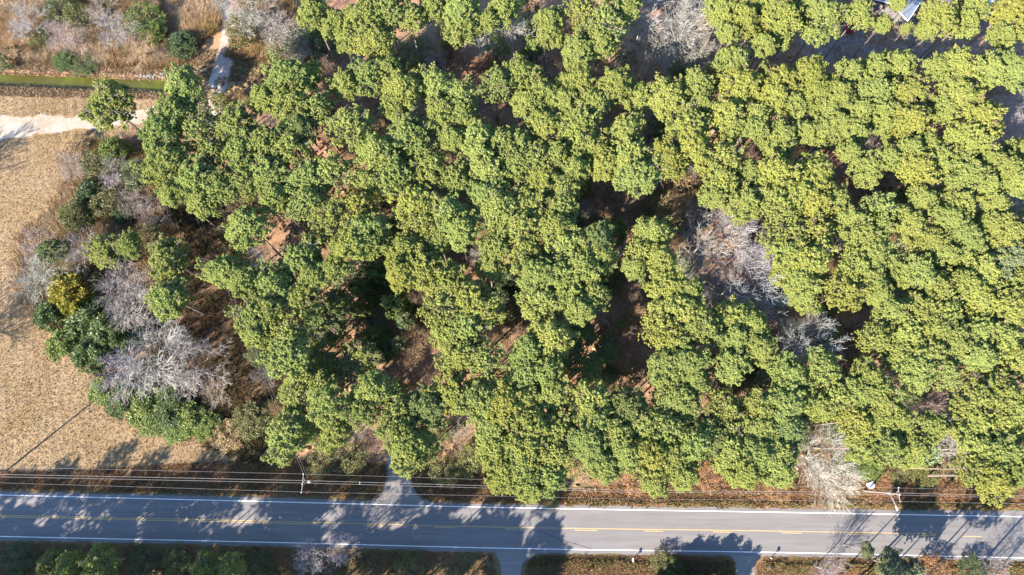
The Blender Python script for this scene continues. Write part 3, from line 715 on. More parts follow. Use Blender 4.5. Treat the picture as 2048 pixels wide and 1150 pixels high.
# ------------------------------------------------------------------ bare trees (crown centre px, radius px, height, colour, variant, name, label)
RW = (0.42, 0.37, 0.35); GW = (0.335, 0.32, 0.325); GR = (0.285, 0.27, 0.265); BR = (0.23, 0.16, 0.125); TN = (0.36, 0.25, 0.15); PK = (0.31, 0.265, 0.245)
BARE_LIST = [
 (1420, 470, 66, 18, GW, 5, 'grey bare tree, upper left one of the wide thicket'),
 (1490, 490, 64, 18, GW, 6, 'grey bare tree, upper right one of the wide thicket'),
 (1400, 535, 52, 17, GR, 6, 'grey bare tree, lower left one of the wide thicket'),
 (1480, 560, 62, 18, GW, 5, 'grey bare tree, lower middle one of the wide thicket'),
 (1535, 590, 50, 17, GW, 6, 'grey bare tree, lowest right one of the wide thicket'),
 (1450, 432, 40, 17, GW, 6, 'grey bare tree, topmost one of the wide thicket'),
 (1535, 525, 42, 17, GW, 5, 'grey bare tree, rightmost one of the wide thicket'),
 (1440, 600, 34, 15, GR, 5, 'grey bare tree, bottom left one of the wide thicket'),
 (1612, 680, 54, 19, GW, 5, 'small white grey bare tree standing on red ground'),
 (1640, 915, 62, 10, RW, 5, 'white bare tree with spreading branches beside the road'),
 (1672, 955, 56, 9, RW, 6, 'white bare tree reaching over the road verge'),
 (1745, 288, 30, 13, GW, 2, 'small bare tree in a gap among the right hand pines'),
 (2028, 225, 52, 14, GW, 5, 'tall white bare tree at the right edge'),
 (2012, 285, 42, 12, PK, 1, 'pinkish bare tree at the right edge below the tall white one'),
 (1968, 200, 28, 11, BR, 2, 'brown bare tree left of the white bare tree at the right edge'),
 (1375, 30, 58, 18, GW, 6, 'broad pale bare tree at the top edge'),
 (1290, 25, 40, 17, GW, 2, 'narrow pale bare tree at the top edge'),
 (1320, 105, 42, 14, GR, 1, 'shaded bare tree below the broad pale one at the top'),
 (1392, 100, 42, 14, GR, 0, 'shaded bare tree right of its twin below the broad pale one'),
 (1838, 815, 32, 17, PK, 2, 'leftmost of the three pale bare trees in the lower right'),
 (1895, 790, 40, 18, GW, 6, 'topmost of the three pale bare trees in the lower right'),
 (1902, 880, 40, 17, GW, 2, 'lowest of the three pale bare trees in the lower right'),
 (300, 715, 80, 15, GW, 5, 'large grey bare tree beside the field'),
 (375, 735, 64, 14, GR, 1, 'dull grey bare tree right of the large bare tree by the field'),
 (235, 745, 44, 11, GW, 0, 'pale bare tree left of the large bare tree by the field'),
 (425, 780, 30, 7, PK, 2, 'low pinkish bare tree above the ivy bank'),
 (240, 555, 52, 11, GR, 6, 'bare tree right of the yellow leafed tree'),
 (255, 615, 48, 10, GW, 5, 'bare tree below the other one right of the yellow tree'),
 (75, 545, 50, 10, GW, 6, 'pale bare tree overhanging the field left of the yellow tree'),
 (65, 485, 36, 9, PK, 1, 'pinkish bare tree overhanging the field edge'),
 (158, 498, 38, 10, GR, 0, 'dull bare tree above the yellow leafed tree'),
 (512, 515, 34, 9, GR, 1, 'low grey bare tree beside the trail gap'),
 (718, 860, 32, 7, PK, 3, 'pink twiggy bush between two pines near the driveway'),
 (915, 852, 34, 7, PK, 1, 'pink twiggy bush right of the driveway pines'),
 (885, 718, 22, 8, GR, 0, 'small grey bare tree under the striped opening'),
 (1270, 690, 44, 12, BR, 3, 'brown twiggy tree in the middle of the wood'),
 (1365, 385, 42, 14, TN, 1, 'tan leaved tree above the wide bare thicket'),
 (1340, 420, 36, 13, TN, 3, 'brown twiggy tree below the tan leaved one'),
 (1220, 400, 30, 9, BR, 0, 'dark twiggy tree on the brown slope of stems'),
 (1030, 45, 36, 12, GW, 1, 'bare tree with pale limbs at the top edge'),
 (955, 75, 38, 12, GW, 2, 'thin white bare tree over the dark gully'),
 (560, 55, 45, 10, GR, 3, 'grey bare tree right of the trail at the top'),
 (500, 20, 50, 11, GR, 1, 'grey bare tree at the top edge beside the trail'),
 (590, 110, 34, 7, PK, 0, 'low pinkish bare tree near the trail'),
 (452, 8, 30, 7, GR, 2, 'bare tree overhanging the trail at the top edge'),
 (45, 40, 40, 6, GR, 1, 'grey bare bush in the top left corner'),
 (130, 70, 42, 6, PK, 3, 'pinkish bare bush in the brushy corner'),
 (235, 60, 44, 7, GR, 3, 'grey bare bush in the middle of the brush'),
 (195, 15, 36, 7, PK, 1, 'pinkish bare bush at the top edge'),
 (275, 100, 36, 5, TN, 0, 'tan bare bush just above the ditch'),
 (20, 95, 34, 4, TN, 1, 'tan bare bush near the ditch at the left edge'),
 (150, 330, 38, 5, PK, 3, 'low pinkish bush at the field edge below the sandy road'),
 (225, 345, 36, 6, GR, 1, 'grey twiggy bush at the field edge'),
 (270, 405, 36, 7, PK, 3, 'pinkish twiggy bush right of the field edge'),
 (300, 430, 30, 6, PK, 1, 'small pinkish twiggy bush beside the dark gap'),
 (1495, 870, 26, 11, GR, 0, 'grey bare tree among pines above the verge'),
 (1530, 640, 32, 8, BR, 1, 'dull twiggy tree left of the small bare tree'),
 (1160, 760, 26, 10, BR, 2, 'brown bare tree in the lower middle of the wood'),
 (625, 1118, 42, 8, GW, 3, 'pale bare tree at the bottom edge south of the road'),
 (680, 1100, 34, 8, GW, 1, 'smaller pale bare tree at the bottom edge'),
 (1655, 1142, 34, 7, GR, 2, 'thin bare tree south of the road shading the lane'),
 (2000, 1150, 34, 6, GW, 1, 'low pale bare tree at the bottom right'),
 (1410, 720, 30, 9, BR, 1, 'brown bare tree left of the dark pines in the lower wood'),
 (1690, 700, 26, 7, BR, 0, 'brown bare tree on the red ground'),
 (2035, 395, 24, 12, GW, 1, 'small white bare tree at the right edge'),
]
for (a, b, r, h, col, vi, lab) in BARE_LIST:
    tr, br = BARES[vi]
    p = at(a, b, h*0.72); rad = r*scale_at(a, b, h*0.72)
    rt = empty('bare_tree' if h > 6.5 else 'bare_bush', (p.x, p.y, 0), lab, 'bare tree' if h > 6.5 else 'bush', 'leafless trees and bushes')
    s = h/12.5; native = [4.6, 5.4, 4.2, 6.0, 4.0, 5.2, 4.8][vi]; sx = rad/native*1.12
    for nm, me in (('trunk', tr), ('branches', br)):
        o = link(nm, me, rt, color=tuple(c*random.uniform(0.92, 1.08) for c in col)); o.scale = (sx, sx, s); o.rotation_euler = (0, 0, random.uniform(0, 6.28) if nm == 'trunk' else rt.children[0].rotation_euler.z)
# bare trees left of the picture whose shadow lies on the field
for (a, b, h, lab) in ((-150, 750, 14, 'bare tree left of the field, shading its edge'), (-195, 425, 14, 'bare tree left of the sandy road')):
    p = at(a, b, 0); rt = empty('bare_tree', p, lab, 'bare tree', 'leafless trees and bushes')
    for nm, me in zip(('trunk', 'branches'), BARES[4]):
        o = link(nm, me, rt, color=GR); o.scale = (1.5, 1.5, h/12.5)

# ------------------------------------------------------------------ leafy shrubs and small trees
OL = (0.13, 0.135, 0.045); EG = (0.075, 0.12, 0.038); LG = (0.14, 0.19, 0.042); YL = (0.27, 0.235, 0.035); DG = (0.05, 0.09, 0.035); BG = (0.13, 0.165, 0.085); RU = (0.30, 0.155, 0.075); TA = (0.33, 0.235, 0.12)
SHRUBS = [
 (138, 575, 38, 7.5, YL, 0, 'yellow leafed tree at the field edge'), (148, 615, 24, 6, YL, 1, 'smaller yellow leafed tree below the larger yellow one'),
 (187, 650, 52, 6, EG, 1, 'dense green leafy tree below the yellow tree'), (98, 630, 28, 5, EG, 0, 'green leafy bush at the field edge left of the dense tree'),
 (130, 688, 34, 4.5, LG, 2, 'light green leafy bush at the field edge'), (180, 706, 34, 5, EG, 1, 'green leafy bush below the dense green tree'),
 (236, 672, 30, 6, EG, 2, 'green leafy tree left of the large bare tree'), (160, 545, 22, 6.5, OL, 3, 'olive leafy tree behind the yellow one'),
 (205, 780, 26, 2.4, LG, 1, 'leftmost light green clump of the ivy bank'), (245, 800, 32, 2.8, EG, 0, 'second clump from the left of the ivy bank'),
 (290, 812, 36, 3.0, LG, 1, 'middle left clump of the ivy bank'), (335, 825, 36, 3.0, EG, 2, 'middle clump of the ivy bank'),
 (375, 840, 32, 2.6, LG, 1, 'middle right clump of the ivy bank'), (412, 852, 26, 2.2, LG, 0, 'rightmost clump of the ivy bank'), (350, 855, 28, 1.8, LG, 4, 'lowest yellowish clump of the ivy bank'),
 (300, 845, 26, 1.8, LG, 4, 'low yellowish clump at the lower edge of the ivy bank'), (340, 795, 26, 3.5, EG, 4, 'upper clump of the ivy bank under the bare tree'),
 (210, 405, 32, 5, OL, 3, 'olive shrub beside the field, below the pinkish bushes'), (148, 425, 30, 4, OL, 4, 'olive shrub at the field corner'),
 (190, 325, 30, 5, OL, 3, 'olive shrub near the sandy road'), (225, 300, 26, 6, LG, 4, 'light green shrub under the leaning pine'),
 (180, 380, 24, 4, DG, 0, 'dark green shrub among the pinkish bushes'), (270, 345, 30, 6, BG, 3, 'grey green shrub left of the big pines'), (295, 470, 26, 5, OL, 3, 'olive shrub above the rounded pine by the field'),
 (245, 425, 22, 4, DG, 4, 'small dark green shrub beside pinkish twigs'), (150, 290, 24, 3, TA, 3, 'tan weedy shrub at the sandy road edge'),
 (362, 88, 28, 3, DG, 4, 'dark green shrub at the corner of the red clearing'), (285, 35, 36, 5, LG, 3, 'light green leafy tree left of the red clearing'), (308, 62, 22, 3.5, LG, 4, 'green leafy tree beside the red clearing'),
 (115, 12, 30, 5, EG, 3, 'green leafy tree at the top edge left'), (150, 28, 24, 6, OL, 3, 'olive leafy tree at the top edge'), (130, 118, 22, 1.8, EG, 4, 'low green clump just above the ditch'), (165, 128, 24, 1.6, EG, 3, 'low green clump nearest the ditch'),
 (75, 78, 22, 2.5, OL, 3, 'olive clump in the left brush'), (4, 115, 20, 3, EG, 0, 'dark green clump at the left edge above the ditch'),
 (572, 88, 40, 6, BG, 3, 'grey green leafy tree right of the trail'), (625, 92, 38, 6, BG, 3, 'grey green leafy tree left of the top pines'), (480, 55, 30, 8, OL, 3, 'olive leafy tree beside the trail'), (640, 60, 24, 7, LG, 3, 'light green leafy tree among top pines'),
 (655, 90, 30, 3, OL, 3, 'olive shrub above the brown gully'), (830, 100, 34, 3.5, OL, 3, 'olive shrub in the dark gully'), (905, 60, 30, 6, OL, 3, 'olive leafy tree over the gully'), (975, 130, 26, 4, RU, 3, 'rust coloured shrub at the gully end'),
 (900, 105, 26, 3, RU, 3, 'rust coloured shrub in the middle of the gully'), (765, 105, 24, 2.5, OL, 3, 'low olive shrub at the gully start'), (1140, 75, 26, 5, RU, 3, 'brown leafed shrub between the top pines'), (1055, 20, 26, 9, EG, 3, 'green leafy tree at the top edge'),
 (1013, 645, 30, 7, OL, 3, 'olive leafy tree right of the striped opening'), (770, 590, 30, 4, OL, 3, 'olive shrub at the top of the striped opening'), (830, 620, 28, 3, OL, 3, 'olive shrub inside the striped opening'),
 (735, 640, 34, 4, BG, 3, 'grey green shrub left inside the striped opening'), (760, 690, 32, 5, EG, 4, 'green shrub low in the striped opening'), (700, 550, 40, 6, BG, 3, 'grey green leafy tree above the striped opening'),
 (640, 470, 26, 4, DG, 3, 'dark shrub in the diagonal gap'), (725, 530, 26, 5, DG, 3, 'dark leafy shrub above the opening'),
 (655, 210, 22, 5, RU, 3, 'tan leaved shrub in a gap of the upper left pines'), (715, 385, 22, 5, RU, 3, 'rust leaved shrub between the upper pines'), (705, 352, 22, 8, OL, 3, 'olive brown tree between upper pines'),
 (1235, 745, 40, 6, OL, 3, 'olive shrub below the brown twiggy tree'), (1440, 775, 34, 9, DG, 3, 'dark leafy tree in the lower wood'), (1490, 775, 30, 6, OL, 3, 'brown olive shrub in the lower wood'),
 (1160, 445, 34, 7, BG, 3, 'grey green leafy tree in the centre of the wood'), (1000, 455, 28, 8, BG, 3, 'grey green tree in the centre gap'), (1010, 560, 26, 6, DG, 4, 'dark leafy shrub in the centre gap'),
 (1235, 560, 26, 5, OL, 3, 'olive shrub right of the centre pines'), (1345, 440, 26, 6, OL, 3, 'olive shrub left of the bare thicket'), (1400, 365, 24, 9, TA, 3, 'tan leafed tree beside the twiggy one'), (1355, 400, 30, 7, TA, 3, 'tan leafed shrub under the twiggy tree'),
 (1300, 440, 24, 6, OL, 3, 'olive shrub below the brown slope'), (1530, 770, 30, 8, OL, 3, 'olive leafy tree in the lower right wood'), (1685, 760, 26, 7, OL, 3, 'olive leafy tree below the red ground'),
 (1700, 840, 34, 9, LG, 3, 'light green leafy tree above the white box'), (1600, 870, 26, 8, EG, 3, 'green leafy tree above the white bare tree'), (1670, 850, 34, 8, LG, 4, 'light green leafy tree above the roadside bare trees'),
 (1800, 870, 30, 7, LG, 3, 'light green leafy tree left of the pale bare trees'), (1740, 935, 24, 1.6, LG, 4, 'low yellow green shrub above the white box'), (1700, 925, 22, 1.8, OL, 4, 'low olive shrub left of the white box'),
 (1800, 940, 24, 2.2, OL, 3, 'low olive shrub on the verge right of the box'), (1850, 945, 26, 2.2, OL, 4, 'low olive shrub on the verge near the big pine'), (1890, 935, 22, 2, TA, 3, 'tan weedy shrub on the verge near the big pine'),
 (1210, 955, 24, 2, RU, 3, 'rust weedy shrub on the verge in the middle'), (1420, 955, 28, 3, RU, 3, 'rust weedy shrub on the verge right of centre'), (1270, 960, 26, 3, RU, 3, 'rust weedy shrub below a verge pine'), (1560, 975, 26, 2, RU, 3, 'rust weedy shrub left of the roadside bare trees'),
 (1100, 1000, 18, 1.4, OL, 3, 'low olive weeds beside the road in the middle'), (1325, 1122, 22, 2.4, OL, 3, 'green shrub south of the road'), (1345, 1140, 22, 3.0, EG, 3, 'green shrub at the bottom edge'), (1350, 1190, 32, 6.5, EG, 1, 'tall green tree south of the frame'),
 (1395, 1190, 32, 6.5, EG, 0, 'green tree south of the frame by the curved driveway'), (1318, 1196, 26, 7, DG, 2, 'dark tree just south of the frame'), (1440, 1188, 26, 6, DG, 1, 'dark shrub beyond the curved driveway'),
 (930, 925, 28, 3, OL, 3, 'olive brush right of the driveway pines'), (885, 940, 28, 3, OL, 3, 'olive brush beside the driveway'), (700, 915, 30, 3, OL, 3, 'olive brush left of the driveway'), (640, 925, 26, 2.4, OL, 3, 'olive brush near the crossarm pole'),
 (500, 840, 34, 3, OL, 4, 'olive brush right of the ivy bank'), (455, 870, 30, 2.4, TA, 3, 'tan brush right of the ivy bank'), (540, 830, 26, 3, OL, 3, 'olive brush left of the rounded pine'),
 (30, 1120, 30, 3, DG, 3, 'dark brush at the bottom left corner'), (290, 1125, 30, 3, DG, 3, 'dark brush south of the road at left'), (350, 1120, 26, 3, OL, 3, 'olive brush south of the road at left'), (520, 1135, 26, 4, DG, 3, 'dark brush left of the bottom bare tree'), (820, 1140, 30, 3, OL, 3, 'olive brush south of the road in the middle'), (1870, 1138, 26, 3, RU, 3, 'rust brush at the bottom right'), (1950, 1140, 26, 3, DG, 3, 'dark brush at the bottom right'),
]
for (a, b, r, h, col, vi, lab) in SHRUBS:
    lf, st = LEAFY[vi]; p = at(a, b, h*0.6); rad = r*scale_at(a, b, h*0.6)
    tree = h >= 5.5
    rt = empty('leafy_tree' if tree else 'leafy_shrub', (p.x, p.y, 0), lab, 'tree' if tree else 'shrub', 'leafy trees and shrubs')
    rz = random.uniform(0, 6.28); s = rad/2.5*1.12
    for nm, me in (('foliage', lf), ('stems', st)):
        o = link(nm, me, rt, color=tuple(c*random.uniform(0.95, 1.05) for c in col) if nm == 'foliage' else None); o.scale = (s, s, h/4.5); o.rotation_euler = (0, 0, rz)

# understory in the gaps between the crowns
rg = random.Random(77); WOODP = [(300, 250), (480, 170), (700, 130), (1000, 90), (1300, 110), (1560, 160), (2048, 190), (2048, 960), (1760, 905), (1500, 940), (1100, 960), (930, 905), (740, 900), (560, 850), (470, 620), (560, 560), (600, 450), (320, 400)]
def in_px(poly, x, y):
    c = False; n = len(poly)
    for i in range(n):
        (x0, y0), (x1, y1) = poly[i], poly[(i+1) % n]
        if (y0 > y) != (y1 > y) and x < (x1-x0)*(y-y0)/(y1-y0)+x0: c = not c
    return c
gaps = []
for _ in range(9000):
    x, y = rg.uniform(300, 2048), rg.uniform(90, 960)
    if not in_px(WOODP, x, y) or (1360 < x < 1570 and 430 < y < 620): continue
    if any((x-a)**2+(y-b)**2 < (r*0.90+6)**2 for a, b, r, *_ in pines+extra): continue
    if any((x-a)**2+(y-b)**2 < 40**2 for a, b in gaps): continue
    if any((x-q[0])**2+(y-q[1])**2 < (q[2]*0.7)**2 for q in BARE_LIST+SHRUBS): continue
    gaps.append((x, y))
print('gaps', len(gaps))
wg = where(gaps)
KG = [(OL, 'olive'), (EG, 'dark green'), (BG, 'grey green'), ((0.11, 0.15, 0.05), 'green')]
for (x, y), (o_, d_, l_) in zip(gaps, wg):
    k = rg.random(); rz = rg.uniform(0, 6.28)
    if k < 0.42:
        col, cn = rg.choice(KG); h = rg.uniform(4, 11); r = rg.uniform(1.5, 2.5); p = at(x, y, h*0.6)
        rt = empty('understory_tree', (p.x, p.y, 0), f'{cn} understory tree, {o_} {d_} the {l_}', 'tree', 'understory trees in the gaps')
        lf, st = LEAFY[rg.choice((2, 3, 3, 4))]
        for nm, me in (('foliage', lf), ('stems', st)):
            o = link(nm, me, rt, color=tuple(c*1.7 for c in col) if nm == 'foliage' else None); o.scale = (r/2.5, r/2.5, h/4.5); o.rotation_euler = (0, 0, rz)
    else:
        col, cn = rg.choice(((GR, 'grey'), (BR, 'brown'), (TN, 'tan'))); h = rg.uniform(6, 13); r = rg.uniform(1.4, 2.3); p = at(x, y, h*0.7); vi = rg.choice((1, 3, 5, 6))
        rt = empty('bare_sapling', (p.x, p.y, 0), f'{cn} bare sapling, {o_} {d_} the {l_}', 'sapling', 'bare saplings in the gaps')
        for nm, me in zip(('trunk', 'branches'), BARES[vi]):
            o = link(nm, me, rt, color=col); o.scale = (r/5.0, r/5.0, h/12.5); o.rotation_euler = (0, 0, rz)

# ------------------------------------------------------------------ stuff: grass, brush, undergrowth, rocks
def inside(poly, X, Y):
    c = np.zeros(len(X), bool); n = len(poly)
    for i in range(n):
        x0, y0 = poly[i].x, poly[i].y; x1, y1 = poly[(i+1) % n].x, poly[(i+1) % n].y
        k = ((y0 > Y) != (y1 > Y)) & (X < (x1-x0)*(Y-y0)/((y1-y0) if y1 != y0 else 1e-9)+x0)
        c ^= k
    return c
def sample(pts, n, clip=None):
    P = [at(*p) for p in pts]
    lim = [at(-60, -40), at(2110, -40), at(2110, 1190), at(-60, 1190)]
    x0, x1 = max(min(p.x for p in P), min(p.x for p in lim)), min(max(p.x for p in P), max(p.x for p in lim))
    y0, y1 = max(min(p.y for p in P), min(p.y for p in lim)), min(max(p.y for p in P), max(p.y for p in lim))
    X = rng.uniform(x0, x1, n); Y = rng.uniform(y0, y1, n); k = inside(P, X, Y); return X[k], Y[k]
def blades(name, X, Y, per, h, w, mat, label, tintf=None, lean=0.6, z=0.0, color=None):
    n = len(X); N = n*per
    bx = np.repeat(X, per)+rng.normal(0, 0.06+h*0.10, N); by = np.repeat(Y, per)+rng.normal(0, 0.06+h*0.10, N)
    az = rng.uniform(0, 6.28, N); hh = h*rng.uniform(0.5, 1.3, N); le = hh*lean*rng.uniform(0.1, 1.2, N)
    pz = np.maximum(ditch_z(bx, by), -0.6)+z
    dx, dy = np.cos(az), np.sin(az); ww = w*rng.uniform(0.6, 1.4, N)
    A = np.stack([bx-dy*ww, by+dx*ww, pz], -1); B = np.stack([bx+dy*ww, by-dx*ww, pz], -1); C = np.stack([bx+dx*le, by+dy*le, pz+hh], -1)
    V = np.stack([A, B, C], 1).reshape(-1, 3); F = np.arange(N*3).reshape(-1, 3)
    t = np.repeat(tintf if tintf is not None else rng.uniform(0.2, 0.8, n), per)+rng.normal(0, 0.12, N)
    me = np_mesh(name, V, F, mat, np.clip(t, 0, 1))
    o = link(name, me, color=color); return tag(o, label, name.replace('_', ' ').split()[-1] if False else None, kind='stuff')
def ramp_mat(name, stops, rough=0.9):
    m, n, l, b = new_mat(name, rough, 0.08)
    a = n.new('ShaderNodeAttribute'); a.attribute_name = 'tint'
    l.new(ramp(n, l, a.outputs['Fac'], stops), b.inputs['Base Color']); return m
M['dry_grass'] = ramp_mat('dry_grass_blades', [(0, (0.14, 0.11, 0.045)), (0.35, (0.25, 0.18, 0.10)), (0.65, (0.34, 0.25, 0.16)), (1, (0.45, 0.36, 0.26))])
M['rust_grass'] = ramp_mat('rusty_grass_blades', [(0, (0.10, 0.11, 0.03)), (0.3, (0.15, 0.09, 0.045)), (0.6, (0.28, 0.15, 0.08)), (1, (0.42, 0.27, 0.16))])
M['brush'] = ramp_mat('brush_stems', [(0, (0.09, 0.09, 0.03)), (0.25, (0.21, 0.165, 0.065)), (0.5, (0.32, 0.20, 0.105)), (0.75, (0.38, 0.28, 0.165)), (1, (0.40, 0.33, 0.26))])
M['under'] = ramp_mat('undergrowth_leaves', [(0, (0.055, 0.10, 0.035)), (0.35, (0.12, 0.145, 0.05)), (0.6, (0.20, 0.135, 0.065)), (0.8, (0.30, 0.165, 0.09)), (1, (0.40, 0.27, 0.17))])
M['shade_under'] = ramp_mat('shade_toned_underbrush', [(0, (0.03, 0.045, 0.018)), (0.4, (0.06, 0.05, 0.025)), (0.7, (0.10, 0.065, 0.035)), (1, (0.19, 0.12, 0.07))])  # undergrowth colours darkened to stand in for shade in the power line gap
X, Y = sample(FIELD, 90000)
dsand = inside([at(*p) for p in SAND], X, Y)
X, Y = X[~dsand], Y[~dsand]
tf = 0.05+0.75*vnoise(X, Y, 0.10, 1)+0.25*vnoise(X, Y, 0.6, 2)-0.05
keep = np.ones(len(X), bool)
blades('field_grass', X[keep], Y[keep], 3, 0.13, 0.05, M['dry_grass'], 'short dry tan grass covering the field', tf[keep])
X, Y = sample([(-100, 105), (0, 118), (330, 128), (420, 100), (560, 110), (620, 130), (480, 215), (440, 215), (330, 200), (-100, 190)], 26000)
tr_ = inside([at(*p) for p in TRAIL+[]], X, Y); X, Y = X[~tr_], Y[~tr_]
kk = np.abs((X-DA.x)*dp.x+(Y-DA.y)*dp.y) > 1.2
blades('bank_grass', X[kk], Y[kk], 5, 0.45, 0.035, M['dry_grass'], 'dry grass along the ditch banks', None)
# verge grass
VB = [(-100, 938), (60, 944), (260, 934), (520, 917), (740, 927), (930, 932), (1100, 990), (1250, 965), (1500, 955), (1580, 905), (1700, 905), (1760, 925), (1900, 935), (2150, 985), (2150, 1020), (1536, 1012), (1024, 1006), (512, 990), (0, 978), (-100, 975)]
X, Y = sample(VB, 60000)
dv = inside([at(*p) for p in [(745, 1010), (765, 985), (775, 945), (775, 850), (800, 850), (818, 950), (830, 985), (858, 1010)]], X, Y)
X, Y = X[~dv], Y[~dv]
tf = 0.2+0.55*vnoise(X, Y, 0.25, 5)+0.2*vnoise(X, Y, 1.3, 6)
blades('verge_grass', X, Y, 4, 0.38, 0.035, M['rust_grass'], 'rusty dry grass and weeds along the north verge', tf)
SB = [(-100, 1086), (0, 1085), (512, 1094), (985, 1108), (1000, 1190), (-100, 1190)]
SB2 = [(1085, 1111), (1450, 1114), (1468, 1130), (1474, 1190), (1045, 1190), (1052, 1130)]
SB3 = [(1530, 1115), (2048, 1124), (2150, 1128), (2150, 1190), (1514, 1190), (1512, 1135)]
for i, (pl, nn) in enumerate(((SB, 16000), (SB2, 9000), (SB3, 9000))):
    X, Y = sample(pl, nn); tf = 0.1+0.5*vnoise(X, Y, 0.3, 15+i)+0.25*vnoise(X, Y, 1.3, 16)
    blades('verge_grass', X, Y, 4, 0.28, 0.035, M['rust_grass'], ['grass and weeds south of the road on the left', 'olive grass strip between the two south driveways', 'rusty grass south of the road on the right'][i], tf)
# band of taller weeds in the roadside ditch
for nm, y0, x0, x1, lab in (('ditch_weeds', 1127, 1055, 1465, 'dark weeds in the ditch between the two south driveways'), ('ditch_weeds', 1133, 1525, 2100, 'dark weeds in the ditch at bottom right'), ('ditch_weeds', 1004, 1130, 2100, 'brown weeds along the ditch north of the road')):
    X = []; n = 1500; xs = rng.uniform(x0, x1, n)
    P = [at(x, y0+(x-x0)*0.01+random.gauss(0, 3.2)+math.sin(x*0.08)*2) for x in xs]
    X = np.array([p.x for p in P]); Y = np.array([p.y for p in P])
    blades(nm, X, Y, 8, 0.6, 0.045, M['under'], lab, rng.uniform(0.2, 0.95, n))
# brush thickets in the top left and along the field edge
X, Y = sample([(-100, -60), (560, -60), (620, 90), (610, 125), (440, 118), (430, 60), (400, 110), (345, 138), (200, 133), (0, 124), (-100, 120)], 8500)
inr = inside([at(*p) for p in CLEAR+[(470, -30), (470, 80), (430, 150), (400, 140)]], X, Y)
X, Y = X[~inr], Y[~inr]
tf = 0.05+0.55*vnoise(X, Y, 0.18, 31)+0.45*vnoise(X, Y, 0.7, 32)
blades('brush_thicket', X, Y, 34, 1.25, 0.030, M['brush'], 'tangled tan and grey brush north of the ditch', tf, lean=1.0)
X, Y = sample([(125, 300), (220, 280), (300, 290), (340, 440), (370, 480), (330, 640), (180, 660), (70, 640), (30, 570), (35, 470), (90, 430), (118, 380)], 6500)
tf = 0.05+0.5*vnoise(X, Y, 0.25, 41)+0.45*vnoise(X, Y, 0.8, 42)
blades('brush_thicket', X, Y, 26, 1.3, 0.035, M['brush'], 'tangled brush at the corner of the field', tf, lean=1.0)
X, Y = sample([(60, 600), (260, 450), (360, 380), (470, 400), (560, 640), (600, 860), (520, 930), (300, 860), (180, 740)], 6500)
tf = 0.05+0.5*vnoise(X, Y, 0.2, 51)+0.45*vnoise(X, Y, 0.8, 52)
blades('brush_thicket', X, Y, 22, 1.1, 0.04, M['shade_under'], 'low brown brush under the power line gap', tf, lean=1.0)
# undergrowth across the wood
WOOD = [(300, 240), (470, 130), (700, 100), (1000, 80), (1300, -60), (2150, -60), (2150, 985), (1760, 925), (1500, 955), (1100, 985), (930, 932), (740, 925), (520, 915), (430, 880), (560, 820), (460, 600), (300, 420)]
X, Y = sample(WOOD, 16000)
tt = np.clip(0.15+0.6*vnoise(X, Y, 0.13, 61)+0.4*vnoise(X, Y, 0.6, 62)+rng.normal(0, 0.08, len(X)), 0, 1)
kk = (vnoise(X, Y, 0.3, 63) > 0.42) & ~inside([at(*p) for p in YARD], X, Y); X, Y, tt = X[kk], Y[kk], tt[kk]
rr = rng.uniform(0.12, 0.42, len(X))
V, F = puffs(np.stack([X, Y, rr*0.5], -1), rr, ICO1, 0.5, 1.5, 0.8)
tag(link('undergrowth', np_mesh('undergrowth', V, F, M['under'], np.repeat(tt, 20))), 'low brown and green undergrowth beneath the pines', kind='stuff')
X, Y = sample(WOOD, 12000); tf = 0.3+0.6*vnoise(X, Y, 0.2, 71)
blades('forest_weeds', X, Y, 7, 0.7, 0.03, M['under'], 'thin weeds and straw on the woodland floor', tf, lean=1.2)
# pale rubble
X = []; Y = []
for (cx, cy, sx, sy, n) in ((305, 151, 40, 5, 80), (385, 150, 22, 14, 60)):
    for _ in range(n):
        p = at(random.gauss(cx, sx*0.5), random.gauss(cy, sy*0.5)); X.append(p.x); Y.append(p.y)
X = np.array(X); Y = np.array(Y); rr = rng.uniform(0.10, 0.30, len(X))
V, F = puffs(np.stack([X, Y, ditch_z(X, Y)*0.8+rr*0.3], -1), rr, ICO1, 0.7, 1.2, 0.7)
tag(link('rubble', np_mesh('rubble', V, F, M['rock'])), 'pale stone rubble on the ditch bank by the trail', kind='stuff')

